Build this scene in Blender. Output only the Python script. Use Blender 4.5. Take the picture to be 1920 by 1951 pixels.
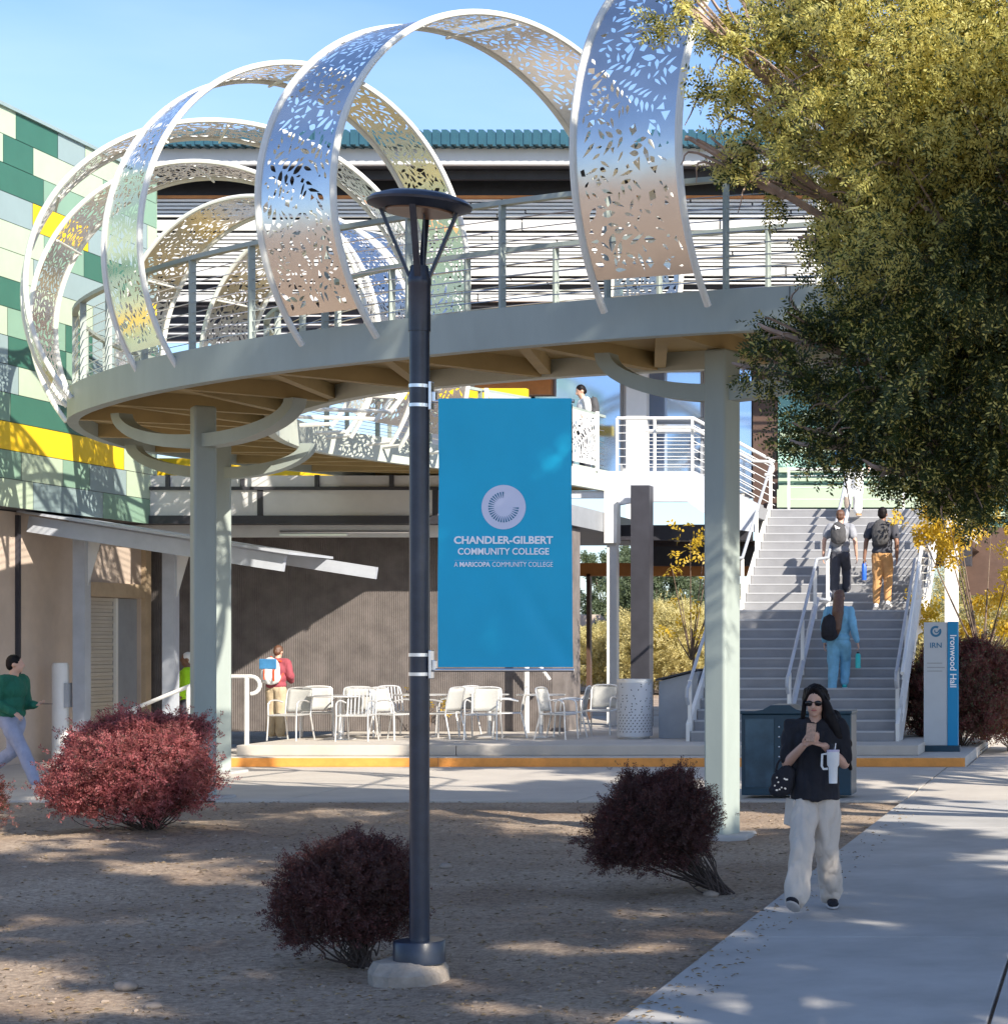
import bpy, bmesh, math, random
import numpy as np
from mathutils import Vector, Matrix, noise
from mathutils.geometry import delaunay_2d_cdt
R = math.radians
for o in list(bpy.data.objects): bpy.data.objects.remove(o)
sc = bpy.context.scene
col = sc.collection
# ------------------------------------------------------------------ camera, light, exposure
SUN = Vector((1.0, -0.9, 0.83)).normalized()          # towards the sun
cd = bpy.data.cameras.new('camera'); cam = bpy.data.objects.new('camera', cd); col.objects.link(cam)
cam.location = (0, 0, 2.0); cam.rotation_euler = (R(90), 0, 0)
cd.sensor_fit = 'HORIZONTAL'; cd.sensor_width = 36; cd.lens = 75
cd.shift_x = -0.6016; cd.shift_y = 0.1273; cd.clip_start = 0.1; cd.clip_end = 2000
cd.dof.use_dof = False
sc.camera = cam
w = bpy.data.worlds.new('World'); sc.world = w; w.use_nodes = True
nt = w.node_tree; nt.nodes.clear()
out = nt.nodes.new('ShaderNodeOutputWorld'); bg = nt.nodes.new('ShaderNodeBackground')
sky = nt.nodes.new('ShaderNodeTexSky'); sky.sky_type = 'NISHITA'; sky.sun_disc = False
sky.sun_elevation = math.asin(SUN.z); sky.sun_rotation = math.atan2(SUN.x, SUN.y)
sky.air_density = 1.0; sky.dust_density = 0.7; sky.ozone_density = 2.2
bg.inputs['Strength'].default_value = 0.125
tc = nt.nodes.new('ShaderNodeTexCoord'); mp = nt.nodes.new('ShaderNodeMapping'); mp.inputs['Scale'].default_value = (1.2, 1.2, 5)
nz = nt.nodes.new('ShaderNodeTexNoise'); nz.inputs['Scale'].default_value = 2.2; nz.inputs['Detail'].default_value = 6; nz.inputs['Roughness'].default_value = 0.5
rp = nt.nodes.new('ShaderNodeValToRGB'); rp.color_ramp.elements[0].position = 0.42; rp.color_ramp.elements[1].position = 0.8
rp.color_ramp.elements[1].color = (0.35, 0.35, 0.35, 1)
mx = nt.nodes.new('ShaderNodeMixRGB'); mx.inputs[2].default_value = (6.6, 6.9, 7.4, 1)
L = nt.links.new
L(tc.outputs['Generated'], mp.inputs[0]); L(mp.outputs[0], nz.inputs['Vector']); L(nz.outputs['Fac'], rp.inputs[0])
L(rp.outputs[0], mx.inputs[0]); L(sky.outputs[0], mx.inputs[1]); tn = nt.nodes.new('ShaderNodeMixRGB'); tn.blend_type = 'MULTIPLY'; tn.inputs[0].default_value = 1; tn.inputs[2].default_value = (0.74, 0.84, 1.02, 1); L(mx.outputs[0], tn.inputs[1]); L(tn.outputs[0], bg.inputs[0]); L(bg.outputs[0], out.inputs[0])
sd = bpy.data.lights.new('sun', 'SUN'); sd.energy = 5.0; sd.angle = R(0.53); sd.color = (1.0, 0.91, 0.78)
so = bpy.data.objects.new('sun', sd); col.objects.link(so); so.location = (30, -27, 25)
so.rotation_euler = SUN.to_track_quat('Z', 'Y').to_euler()
sc.view_settings.view_transform = 'Standard'; sc.view_settings.look = 'None'
sc.view_settings.exposure = 0.82; sc.view_settings.gamma = 1.0

F = 4000.0
def WX(px, Y): return (px - 2115) * Y / F
def WZ(py, Y): return 2 + (1220 - py) * Y / F
# ------------------------------------------------------------------ materials
def mat(name, c, rough=0.6, metal=0.0, var=0.0, vscale=6.0, bump=0.0, bscale=40.0, c2=None, spec=0.5, stretch=None, transl=None, detail=5):
    m = bpy.data.materials.new(name); m.use_nodes = True
    n = m.node_tree; b = n.nodes['Principled BSDF']; k = n.links.new
    b.inputs['Roughness'].default_value = rough; b.inputs['Metallic'].default_value = metal
    b.inputs['Specular IOR Level'].default_value = spec
    b.inputs['Base Color'].default_value = (*c, 1)
    g = n.nodes.new('ShaderNodeTexCoord')
    vec = g.outputs['Object']
    if stretch:
        mpn = n.nodes.new('ShaderNodeMapping'); mpn.inputs['Scale'].default_value = stretch
        k(vec, mpn.inputs[0]); vec = mpn.outputs[0]
    if var > 0 or c2:
        t = n.nodes.new('ShaderNodeTexNoise'); t.inputs['Scale'].default_value = vscale; t.inputs['Detail'].default_value = detail
        t.inputs['Roughness'].default_value = 0.65
        k(vec, t.inputs['Vector'])
        r = n.nodes.new('ShaderNodeValToRGB'); r.color_ramp.elements[0].position = 0.32; r.color_ramp.elements[1].position = 0.68
        a = c2 if c2 else tuple(max(0, x * (1 - var)) for x in c)
        d = c if c2 else tuple(min(1, x * (1 + var)) for x in c)
        r.color_ramp.elements[0].color = (*a, 1); r.color_ramp.elements[1].color = (*d, 1)
        k(t.outputs['Fac'], r.inputs[0]); k(r.outputs[0], b.inputs['Base Color'])
    if bump > 0:
        t2 = n.nodes.new('ShaderNodeTexNoise'); t2.inputs['Scale'].default_value = bscale; t2.inputs['Detail'].default_value = 6
        k(vec, t2.inputs['Vector'])
        bp = n.nodes.new('ShaderNodeBump'); bp.inputs['Strength'].default_value = bump; bp.inputs['Distance'].default_value = 0.02
        k(t2.outputs['Fac'], bp.inputs['Height']); k(bp.outputs[0], b.inputs['Normal'])
    if transl:
        tr = n.nodes.new('ShaderNodeBsdfTranslucent'); tr.inputs[0].default_value = (*transl, 1)
        ms = n.nodes.new('ShaderNodeMixShader'); ms.inputs[0].default_value = 0.38
        k(b.outputs[0], ms.inputs[1]); k(tr.outputs[0], ms.inputs[2]); k(ms.outputs[0], n.nodes['Material Output'].inputs[0])
    return m
M = {}
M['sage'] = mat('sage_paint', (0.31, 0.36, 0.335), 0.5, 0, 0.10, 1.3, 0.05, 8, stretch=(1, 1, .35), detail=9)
M['sage_bounce'] = mat('sage_ground_bounce', (0.36, 0.27, 0.12), 0.7, 0, 0.1, 2)  # walkway underside: warm light bounced off the ground, put into the colour
M['pipe'] = mat('cream_pipe', (0.70, 0.71, 0.66), 0.42, 0, 0.04, 4)
M['steel'] = mat('stainless', (0.74, 0.73, 0.72), 0.24, 1.0, 0.05, 3, 0.02, 7)
M['white'] = mat('white_paint', (0.74, 0.74, 0.72), 0.45, 0, 0.05, 3)
M['offwhite'] = mat('offwhite_panel', (0.60, 0.60, 0.60), 0.55, 0, 0.06, 2)
M['grey'] = mat('grey_paint', (0.30, 0.32, 0.35), 0.5, 0, 0.08, 3)
M['grey2'] = mat('pale_grey_paint', (0.42, 0.45, 0.50), 0.45, 0, 0.08, 3)
M['dark'] = mat('dark_metal', (0.035, 0.035, 0.045), 0.5, 0, 0.2, 3)
M['lampm'] = mat('black_lamp_metal', (0.022, 0.030, 0.050), 0.33, 0, 0.25, 9, 0.04, 120)
M['silver'] = mat('silver_metal', (0.75, 0.76, 0.78), 0.28, 1.0)
M['alu'] = mat('aluminium', (0.74, 0.74, 0.74), 0.35, 0.6, 0.05, 5)
M['mesh_grey'] = mat('mesh_sling', (0.42, 0.42, 0.40), 0.75, 0, 0.1, 60)
M['conc'] = mat('concrete', (0.42, 0.41, 0.395), 0.85, 0, 0.16, 1.1, 0.10, 60, detail=10)
M['conc2'] = mat('plaza_concrete', (0.50, 0.46, 0.41), 0.85, 0, 0.10, 1.2, 0.08, 60, detail=10)
M['joint'] = mat('joint_dark', (0.09, 0.085, 0.08), 0.9)
M['orange'] = mat('curb_paint', (0.80, 0.33, 0.07), 0.6, 0, 0.12, 5, 0.05)
M['blockdark'] = mat('corrugated_block', (0.175, 0.155, 0.148), 0.9, 0, 0.22, 3, 0.1, 30)
M['beige'] = mat('beige_stucco', (0.52, 0.43, 0.36), 0.85, 0, 0.10, 1.4, 0.15, 60)
M['tan'] = mat('tan_frame', (0.47, 0.36, 0.24), 0.8, 0, 0.12, 3)
M['brown'] = mat('brown_frame', (0.10, 0.06, 0.045), 0.5, 0, 0.15, 4)
M['wood'] = mat('orange_soffit', (0.50, 0.20, 0.055), 0.55, 0, 0.15, 3)
M['yellow'] = mat('yellow_panel', (0.86, 0.56, 0.015), 0.5, 0, 0.04, 2)
M['teal_roof'] = mat('teal_roof', (0.035, 0.11, 0.15), 0.4, 0.1, 0.1, 3)
M['glass'] = mat('sky_glass', (0.50, 0.62, 0.82), 0.06, 0.9, 0.05, 0.6)
M['tealglass'] = mat('teal_glass', (0.13, 0.25, 0.22), 0.12, 0.35, 0.2, 0.5)
M['palegreen'] = mat('pale_green', (0.44, 0.54, 0.40), 0.55, 0, 0.04, 2)
M['sagegreen'] = mat('sage_green', (0.22, 0.36, 0.27), 0.55, 0, 0.04, 2)
M['darkgreen'] = mat('dark_green', (0.04, 0.145, 0.105), 0.5, 0, 0.06, 2)
M['bluegrey'] = mat('blue_grey', (0.27, 0.36, 0.37), 0.55, 0, 0.04, 2)
M['banner'] = mat('banner_blue', (0.0, 0.40, 0.64), 0.55, 0, 0.05, 2, 0.06, 6)
M['signblue'] = mat('sign_blue', (0.0, 0.23, 0.48), 0.4)
M['signgrey'] = mat('sign_grey', (0.46, 0.50, 0.54), 0.4, 0.1, 0.04, 3)
M['ink'] = mat('ink_white', (0.90, 0.91, 0.95), 0.6)
M['ink2'] = mat('ink_blue', (0.03, 0.16, 0.30), 0.6)
M['inkgrey'] = mat('ink_grey', (0.28, 0.30, 0.32), 0.6)
M['bin'] = mat('bin_teal', (0.014, 0.048, 0.080), 0.35, 0.1, 0.15, 4)
M['binpanel'] = mat('bin_panel', (0.04, 0.09, 0.14), 0.18, 0.3, 0.35, 3)
M['stair'] = mat('stair_concrete', (0.27, 0.275, 0.29), 0.85, 0, 0.10, 2.5, 0.08, 60)
M['nosing'] = mat('stair_nosing', (0.42, 0.43, 0.45), 0.7)
M['twig'] = mat('twig_bark', (0.07, 0.05, 0.042), 0.9, 0, 0.3, 20)
M['sage_sunlit'] = mat('sage_sunny', (0.50, 0.54, 0.48), 0.5, 0, 0.05, 2)  # same sage paint, lightened so the sunlight is in the colour
M['grey3'] = mat('cool_white_steel', (0.52, 0.55, 0.60), 0.5, 0, 0.05, 3)
M['treebark'] = mat('tree_bark', (0.36, 0.27, 0.22), 0.9, 0, 0.3, 8, 0.5, 30)
M['footing'] = mat('footing_concrete', (0.33, 0.28, 0.23), 0.95, 0, 0.22, 7, 0.6, 25)
M['bark'] = mat('bark', (0.16, 0.115, 0.085), 0.9, 0, 0.3, 8, 0.5, 30)
M['stone'] = mat('stone', (0.30, 0.24, 0.19), 0.9, 0, 0.25, 9, 0.3, 30)
M['leaf_y'] = mat('leaf_sunny', (0.66, 0.62, 0.21), 0.5, c2=(0.30, 0.31, 0.08), vscale=1.2, transl=(0.85, 0.70, 0.18))  # upper crown leaves, sunlight put into the colour
M['leaf_d'] = mat('leaf_shaded', (0.042, 0.066, 0.022), 0.5, c2=(0.02, 0.036, 0.014), vscale=2, transl=(0.10, 0.14, 0.02))  # dark green with the shade of the lower crown put into the colour
M['leaf_o'] = mat('leaf_olive', (0.66, 0.57, 0.27), 0.6, c2=(0.42, 0.38, 0.16), vscale=1.0, transl=(0.7, 0.62, 0.25))
M['leaf_ge'] = mat('leaf_grey_green', (0.13, 0.17, 0.10), 0.6, c2=(0.08, 0.11, 0.06), vscale=1.0, transl=(0.2, 0.25, 0.1))
M['leaf_gold'] = mat('leaf_gold', (0.62, 0.40, 0.03), 0.5, c2=(0.42, 0.30, 0.03), vscale=2.0, transl=(0.7, 0.5, 0.03))
M['leaf_pink'] = mat('leaf_crimson', (0.46, 0.13, 0.14), 0.6, c2=(0.20, 0.075, 0.065), vscale=3.4, transl=(0.48, 0.14, 0.15))
M['leaf_maroon'] = mat('leaf_maroon', (0.115, 0.050, 0.050), 0.6, c2=(0.045, 0.032, 0.026), vscale=4.0, transl=(0.12, 0.03, 0.03))
M['leaf_rose'] = mat('leaf_rose', (0.21, 0.065, 0.065), 0.6, c2=(0.05, 0.045, 0.025), vscale=3.0, transl=(0.25, 0.06, 0.05))
M['skin'] = mat('skin', (0.58, 0.35, 0.26), 0.5, 0, 0.05, 12)
M['skin_dark'] = mat('skin_deep', (0.22, 0.11, 0.07), 0.5, 0, 0.05, 12)
M['hair_black'] = mat('hair_black', (0.007, 0.005, 0.006), 0.55, 0, 0.4, 12, 0.0, 14, spec=.18)
M['hair_brown'] = mat('hair_brown', (0.12, 0.055, 0.032), 0.45, 0, 0.3, 14, 0.5, 14, stretch=(6, 6, 0.6))
def cloth(name, c, var=0.12): return mat(name, c, 0.85, 0, var, 7, 0.25, 9)
M['c_black'] = cloth('cloth_black', (0.012, 0.012, 0.018), 0.4)
M['c_cream'] = cloth('cloth_cream', (0.60, 0.53, 0.46), 0.06)
M['c_green'] = cloth('cloth_green', (0.010, 0.12, 0.075))
M['c_jean'] = cloth('cloth_pale_jean', (0.30, 0.33, 0.45))
M['c_maroon'] = cloth('cloth_maroon', (0.30, 0.06, 0.08))
M['c_khaki'] = cloth('cloth_khaki', (0.45, 0.36, 0.24))
M['c_lime'] = cloth('cloth_lime', (0.42, 0.80, 0.02))
M['c_white'] = cloth('cloth_white', (0.78, 0.78, 0.77), 0.05)
M['c_grey'] = cloth('cloth_grey', (0.28, 0.29, 0.32))
M['c_navy'] = cloth('cloth_charcoal', (0.055, 0.058, 0.075))
M['c_tan'] = cloth('cloth_tan', (0.55, 0.30, 0.12))
M['c_sky'] = cloth('cloth_sky_blue', (0.18, 0.42, 0.60))
M['c_blue'] = cloth('cloth_blue', (0.05, 0.22, 0.45))
M['c_red'] = cloth('cloth_orange_red', (0.75, 0.09, 0.03))
M['c_bag'] = cloth('bag_grey', (0.07, 0.07, 0.075))
M['bottle_blue'] = mat('bottle_blue', (0.02, 0.12, 0.55), 0.3)
M['bottle_teal'] = mat('bottle_teal', (0.03, 0.50, 0.50), 0.3)
M['lens'] = mat('dark_lens', (0.006, 0.006, 0.008), 0.08)
M['gold_phone'] = mat('phone_pattern', (0.45, 0.27, 0.18), 0.35, 0.2, 0.3, 60)
M['lip'] = mat('lip', (0.42, 0.14, 0.12), 0.45)
M['rubber'] = mat('sole_rubber', (0.03, 0.03, 0.035), 0.7)
# ------------------------------------------------------------------ builders
class MB:
    def __init__(s): s.v = []; s.f = []; s.mi = []; s.cur = 0
    def add(s, vs, fs):
        o = len(s.v); s.v.extend([tuple(p) for p in vs]); s.f.extend([tuple(i + o for i in f) for f in fs]); s.mi.extend([s.cur] * len(fs))
    def box(s, x0, x1, y0, y1, z0, z1):
        s.add([(x0,y0,z0),(x1,y0,z0),(x1,y1,z0),(x0,y1,z0),(x0,y0,z1),(x1,y0,z1),(x1,y1,z1),(x0,y1,z1)],
              [(0,3,2,1),(4,5,6,7),(0,1,5,4),(1,2,6,5),(2,3,7,6),(3,0,4,7)])
    def bar(s, a, b, w, h, up=(0, 0, 1)):          # rectangular bar from a to b
        a = Vector(a); b = Vector(b); d = (b - a).normalized(); u = Vector(up)
        if abs(d.dot(u)) > 0.98: u = Vector((0, 1, 0))
        r = d.cross(u).normalized() * w / 2; u2 = r.cross(d).normalized() * h / 2
        vs = [p + q for p in (a, b) for q in (-r - u2, r - u2, r + u2, -r + u2)]
        s.add(vs, [(3,2,1,0),(4,5,6,7),(0,1,5,4),(1,2,6,5),(2,3,7,6),(3,0,4,7)])
    def tube(s, pts, r, n=8, closed=False, r2=None, caps=True):
        pts = [Vector(p) for p in pts]; m = len(pts); rings = []
        prev = None
        for i, p in enumerate(pts):
            if closed: d = (pts[(i + 1) % m] - pts[i - 1])
            else: d = (pts[min(i + 1, m - 1)] - pts[max(i - 1, 0)])
            d.normalize()
            if prev is None:
                u = d.cross(Vector((0, 0, 1)))
                if u.length < 0.05: u = d.cross(Vector((0, 1, 0)))
            else: u = prev - d * prev.dot(d)
            u.normalize(); prev = u; v = d.cross(u)
            rr = r if not isinstance(r, (list, tuple)) else r[i]
            if r2 is not None: rr = r + (r2 - r) * i / (m - 1)
            rings.append([p + (u * math.cos(2*math.pi*k/n) + v * math.sin(2*math.pi*k/n)) * rr for k in range(n)])
        vs = [q for rg in rings for q in rg]; fs = []
        for i in range(m if closed else m - 1):
            j = (i + 1) % m
            for k in range(n): fs.append((i*n+k, i*n+(k+1)%n, j*n+(k+1)%n, j*n+k))
        if not closed and caps: fs.append(tuple(range(n))[::-1]); fs.append(tuple((m-1)*n+k for k in range(n)))
        s.add(vs, fs)
    def lathe(s, prof, c=(0, 0, 0), n=32, ax=None):
        vs = []; fs = []; m = len(prof)
        for r, z in prof:
            for k in range(n):
                a = 2*math.pi*k/n; vs.append((c[0]+r*math.cos(a), c[1]+r*math.sin(a), c[2]+z))
        for i in range(m-1):
            for k in range(n): fs.append((i*n+k, i*n+(k+1)%n, (i+1)*n+(k+1)%n, (i+1)*n+k))
        if prof[0][0] > 1e-4: fs.append(tuple(range(n))[::-1])
        if prof[-1][0] > 1e-4: fs.append(tuple((m-1)*n+k for k in range(n)))
        s.add(vs, fs)
    def ell(s, c, r, n=12, rot=None):
        vs = []; fs = []; m = n
        for i in range(m + 1):
            t = math.pi * i / m
            for k in range(n):
                a = 2*math.pi*k/n
                p = Vector((r[0]*math.sin(t)*math.cos(a), r[1]*math.sin(t)*math.sin(a), -r[2]*math.cos(t)))
                if rot: p = rot @ p
                vs.append(p + Vector(c))
        for i in range(m):
            for k in range(n): fs.append((i*n+k, i*n+(k+1)%n, (i+1)*n+(k+1)%n, (i+1)*n+k))
        s.add(vs, fs)
    def cap(s, a, b, ra, rb, n=10, flat=1.0, fdir=None):           # tapered capsule
        a = Vector(a); b = Vector(b); d = (b - a)
        L0 = d.length; d = d.normalized() if L0 > 1e-6 else Vector((0,0,1))
        u = d.cross(Vector(fdir) if fdir else Vector((0, 1, 0)))
        if u.length < 0.05: u = d.cross(Vector((1, 0, 0)))
        u.normalize(); v = d.cross(u)
        rings = []
        for t in (-90, -60, -30, 0): rings.append((a + d * ra * math.sin(R(t)), ra * math.cos(R(t)) + 1e-4))
        for t in (0, 30, 60, 90): rings.append((b + d * rb * math.sin(R(t)), rb * math.cos(R(t)) + 1e-4))
        vs = []; fs = []
        for p, r in rings:
            for k in range(n):
                an = 2*math.pi*k/n; vs.append(p + u * math.cos(an) * r + v * math.sin(an) * r * flat)
        m = len(rings)
        for i in range(m-1):
            for k in range(n): fs.append((i*n+k, i*n+(k+1)%n, (i+1)*n+(k+1)%n, (i+1)*n+k))
        fs.append(tuple(range(n))[::-1]); fs.append(tuple((m-1)*n+k for k in range(n)))
        s.add(vs, fs)
    def mesh(s, name, m):
        me = bpy.data.meshes.new(name); me.from_pydata(s.v, [], s.f)
        for x in (m if isinstance(m, (list, tuple)) else [m]): me.materials.append(x)
        if isinstance(m, (list, tuple)): me.polygons.foreach_set('material_index', s.mi)
        me.update(); return me
    def build(s, name, m, parent=None, smooth=False, bevel=0, fix=True):
        me = s.mesh(name, m)
        if fix:
            bm = bmesh.new(); bm.from_mesh(me); bmesh.ops.recalc_face_normals(bm, faces=bm.faces); bm.to_mesh(me); bm.free()
        if smooth:
            me.polygons.foreach_set('use_smooth', [True]*len(me.polygons))
            me.set_sharp_from_angle(angle=R(38))
        o = bpy.data.objects.new(name, me); col.objects.link(o)
        if parent: o.parent = parent
        if bevel:
            b = o.modifiers.new('bevel', 'BEVEL'); b.width = bevel; b.segments = 2; b.limit_method = 'ANGLE'
        return o
def empty(name, label, cat, loc=(0, 0, 0), rz=0, group=None):
    o = bpy.data.objects.new(name, None); col.objects.link(o); o.location = loc; o.rotation_euler = (0, 0, rz)
    o.empty_display_size = 0.2; return tag(o, label, cat, group)
def tag(o, label, cat, group=None):
    o['label'] = label; o['category'] = cat
    if group: o['group'] = group
    return o
def struct(o, kind='structure'): o['kind'] = kind; return o
def copy_tree(o, parent=None):
    c = o.copy(); col.objects.link(c)
    if parent: c.parent = parent
    for ch in [x for x in bpy.data.objects if x.parent == o and x != c]: copy_tree(ch, c)
    return c
def catmull(P, n):
    P = [Vector(p) for p in P]; P = [P[0]*2-P[1]] + P + [P[-1]*2-P[-2]]; o = []
    for i in range(1, len(P)-2):
        for k in range(n):
            t = k/n; a, b, c, d = P[i-1:i+3]
            o.append(0.5*((2*b)+(c-a)*t+(2*a-5*b+4*c-d)*t*t+(3*b-a-3*c+d)*t**3))
    o.append(P[-2]); return o
TMP = bpy.data.scenes.new('scratch')
def evalmesh(o):
    TMP.collection.objects.link(o)
    with bpy.context.temp_override(scene=TMP, view_layer=TMP.view_layers[0]):
        dg = bpy.context.evaluated_depsgraph_get(); dg.update()
        me = bpy.data.meshes.new_from_object(o.evaluated_get(dg))
    TMP.collection.objects.unlink(o); return me
def voxel(mb, name, m, parent, size=0.012, smooth=6, fold=0.0, fscale=9, target=None, seed=0):
    me = mb.mesh(name, m); o = bpy.data.objects.new(name, me)
    r = o.modifiers.new('r', 'REMESH'); r.mode = 'VOXEL'; r.voxel_size = size
    s = o.modifiers.new('s', 'SMOOTH'); s.iterations = smooth; s.factor = 0.5
    me2 = evalmesh(o); col.objects.link(o); o.modifiers.clear(); o.data = me2
    if fold > 0:
        nv = len(me2.vertices); nn_ = np.empty(nv*3, np.float32); me2.vertices.foreach_get('normal', nn_); nn_ = nn_.reshape(-1, 3)
        cc_ = np.empty(nv*3, np.float32); me2.vertices.foreach_get('co', cc_); cc_ = cc_.reshape(-1, 3)
        for i in range(nv):
            p = Vector(cc_[i]); q = Vector((p.x*fscale + seed, p.y*fscale, p.z*fscale*0.45))
            w_ = noise.noise(q) + 0.5*noise.noise(q*2.3)
            cc_[i] += nn_[i] * (abs(w_) * 1.6 - 0.4) * fold
        me2.vertices.foreach_set('co', cc_.ravel()); me2.update()
    if not me2.materials: me2.materials.append(m)
    me2.polygons.foreach_set('use_smooth', [True]*len(me2.polygons)); me2.name = name
    if parent: o.parent = parent
    return o
def text_mesh(txt, width, height, m, parent, loc, rz=0, rot90=False, offset=0.0, name='lettering', thick=0.0):
    cu = bpy.data.curves.new('txt', 'FONT'); cu.body = txt; cu.offset = offset; cu.extrude = 0.01
    cu.resolution_u = 3
    o = bpy.data.objects.new(name, cu)
    me = evalmesh(o); bpy.data.objects.remove(o)
    co = np.array([v.co[:] for v in me.vertices]); lo = co.min(0); hi = co.max(0)
    sx = width/(hi[0]-lo[0]); sz = height/(hi[1]-lo[1])
    for v in me.vertices:
        x = (v.co.x-lo[0])*sx - width/2; z = (v.co.y-lo[1])*sz; y = -0.0015 if v.co.z > 0 else 0.0015
        v.co = (z, y, -x) if rot90 else (x, y, z)
    me.materials.clear(); me.materials.append(m)
    ob = bpy.data.objects.new(name, me); col.objects.link(ob); ob.location = loc; ob.rotation_euler = (0, 0, rz)
    if parent: ob.parent = parent
    return ob
# ------------------------------------------------------------------ ground
rng = random.Random(7)
def dense(a, b, st, far0, far1):
    c = list(np.arange(a, b + 1e-6, st)); return [far0] + [a - 40, a - 10, a - 3] + c + [b + 6, b + 20, b + 60] + [far1]
gx = dense(-19, -2.6, 0.16, -500, 500); gy = dense(5, 26.0, 0.16, -400, 900)
def gh(x, y):
    if not (-19 <= x <= -2.55 and 5 <= y <= 25.9): return -0.012
    e = min(1, (x + 19) / 1, (-2.6 - x) / 0.5, (y - 5) / 1, (25.95 - y) / 0.6)
    h = 0.05 * noise.noise(Vector((x*0.55, y*0.45, 0))) + 0.035 * noise.noise(Vector((x*1.7, y*1.4, 3))) + 0.014 * noise.noise(Vector((x*5, y*5, 9)))
    return -0.012 + max(0, e) * (h + 0.012)
gm = MB(); nx = len(gx)
gm.v = [(x, y, gh(x, y)) for y in gy for x in gx]
gm.f = [(j*nx+i, j*nx+i+1, (j+1)*nx+i+1, (j+1)*nx+i) for j in range(len(gy)-1) for i in range(nx-1)]
gm.mi = [0]*len(gm.f)
dirt = mat('dirt', (0.42, 0.32, 0.235), 0.95)
n = dirt.node_tree; k = n.links.new; b = n.nodes['Principled BSDF']
g = n.nodes.new('ShaderNodeTexCoord')
def nzt(sc_, det, rough=0.6):
    t = n.nodes.new('ShaderNodeTexNoise'); t.inputs['Scale'].default_value = sc_; t.inputs['Detail'].default_value = det; t.inputs['Roughness'].default_value = rough
    k(g.outputs['Object'], t.inputs['Vector']); return t
a1 = nzt(0.5, 8); r1 = n.nodes.new('ShaderNodeValToRGB'); e = r1.color_ramp.elements
e[0].position = 0.35; e[0].color = (0.29, 0.215, 0.155, 1); e[1].position = 0.65; e[1].color = (0.45, 0.365, 0.28, 1)
k(a1.outputs['Fac'], r1.inputs[0])
a2 = nzt(22, 6, 0.75); r2 = n.nodes.new('ShaderNodeValToRGB'); e = r2.color_ramp.elements
e[0].position = 0.36; e[0].color = (0.42, 0.36, 0.32, 1); e[1].position = 0.62; e[1].color = (1.25, 1.2, 1.15, 1)
k(a2.outputs['Fac'], r2.inputs[0])
vo = n.nodes.new('ShaderNodeTexVoronoi'); vo.inputs['Scale'].default_value = 38; k(g.outputs['Object'], vo.inputs['Vector'])
r3 = n.nodes.new('ShaderNodeValToRGB'); e = r3.color_ramp.elements; e[0].position = 0.0; e[0].color = (1, 1, 1, 1); e[1].position = 0.28; e[1].color = (0, 0, 0, 1)
k(vo.outputs['Distance'], r3.inputs[0])
m1 = n.nodes.new('ShaderNodeMixRGB'); m1.blend_type = 'MULTIPLY'; m1.inputs[0].default_value = 0.8; k(r1.outputs[0], m1.inputs[1]); k(r2.outputs[0], m1.inputs[2])
m2 = n.nodes.new('ShaderNodeMixRGB'); m2.inputs[2].default_value = (0.50, 0.45, 0.38, 1)
mm = n.nodes.new('ShaderNodeMath'); mm.operation = 'MULTIPLY'; mm.inputs[1].default_value = 0.30; k(r3.outputs[0], mm.inputs[0]); k(mm.outputs[0], m2.inputs[0])
k(m1.outputs[0], m2.inputs[1]); k(m2.outputs[0], b.inputs['Base Color'])
bp = n.nodes.new('ShaderNodeBump'); bp.inputs['Strength'].default_value = 0.9; bp.inputs['Distance'].default_value = 0.03
k(a2.outputs['Fac'], bp.inputs['Height']); k(bp.outputs[0], b.inputs['Normal'])
o = gm.build('ground', dirt, smooth=True, fix=False); struct(o)

def slab_obj(name, x0, x1, y0, y1, z1, m, xs=(), ys=(), zb=-0.15, gap=0.011):
    mb = MB(); X = [x0] + list(xs) + [x1]; Y = [y0] + list(ys) + [y1]
    for i in range(len(X)-1):
        for j in range(len(Y)-1):
            mb.box(X[i] + (gap if i else 0), X[i+1] - (gap if i < len(X)-2 else 0), Y[j] + (gap if j else 0), Y[j+1] - (gap if j < len(Y)-2 else 0), zb, z1)
    return mb.build(name, m, bevel=0.006)
struct(slab_obj('pavement', -2.56, 1.3, -2, 25.985, 0.02, M['conc'], xs=(-0.63,), ys=(5.5, 9.0, 14.0, 18.5, 22.2)))
struct(slab_obj('plaza_paving', -17.5, 6, 26.0, 32.9, 0.012, M['conc2'], xs=(-13.9, -10.3, -6.6, -2.56), ys=(29.2,)))
struct(slab_obj('far_paving', -2.25, 6, 32.905, 60, 0.012, M['conc2'], ys=(38, 44)))
struct(slab_obj('side_paving', -17.5, -13.92, 32.905, 40, 0.012, M['conc2'], ys=(36,)))
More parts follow.
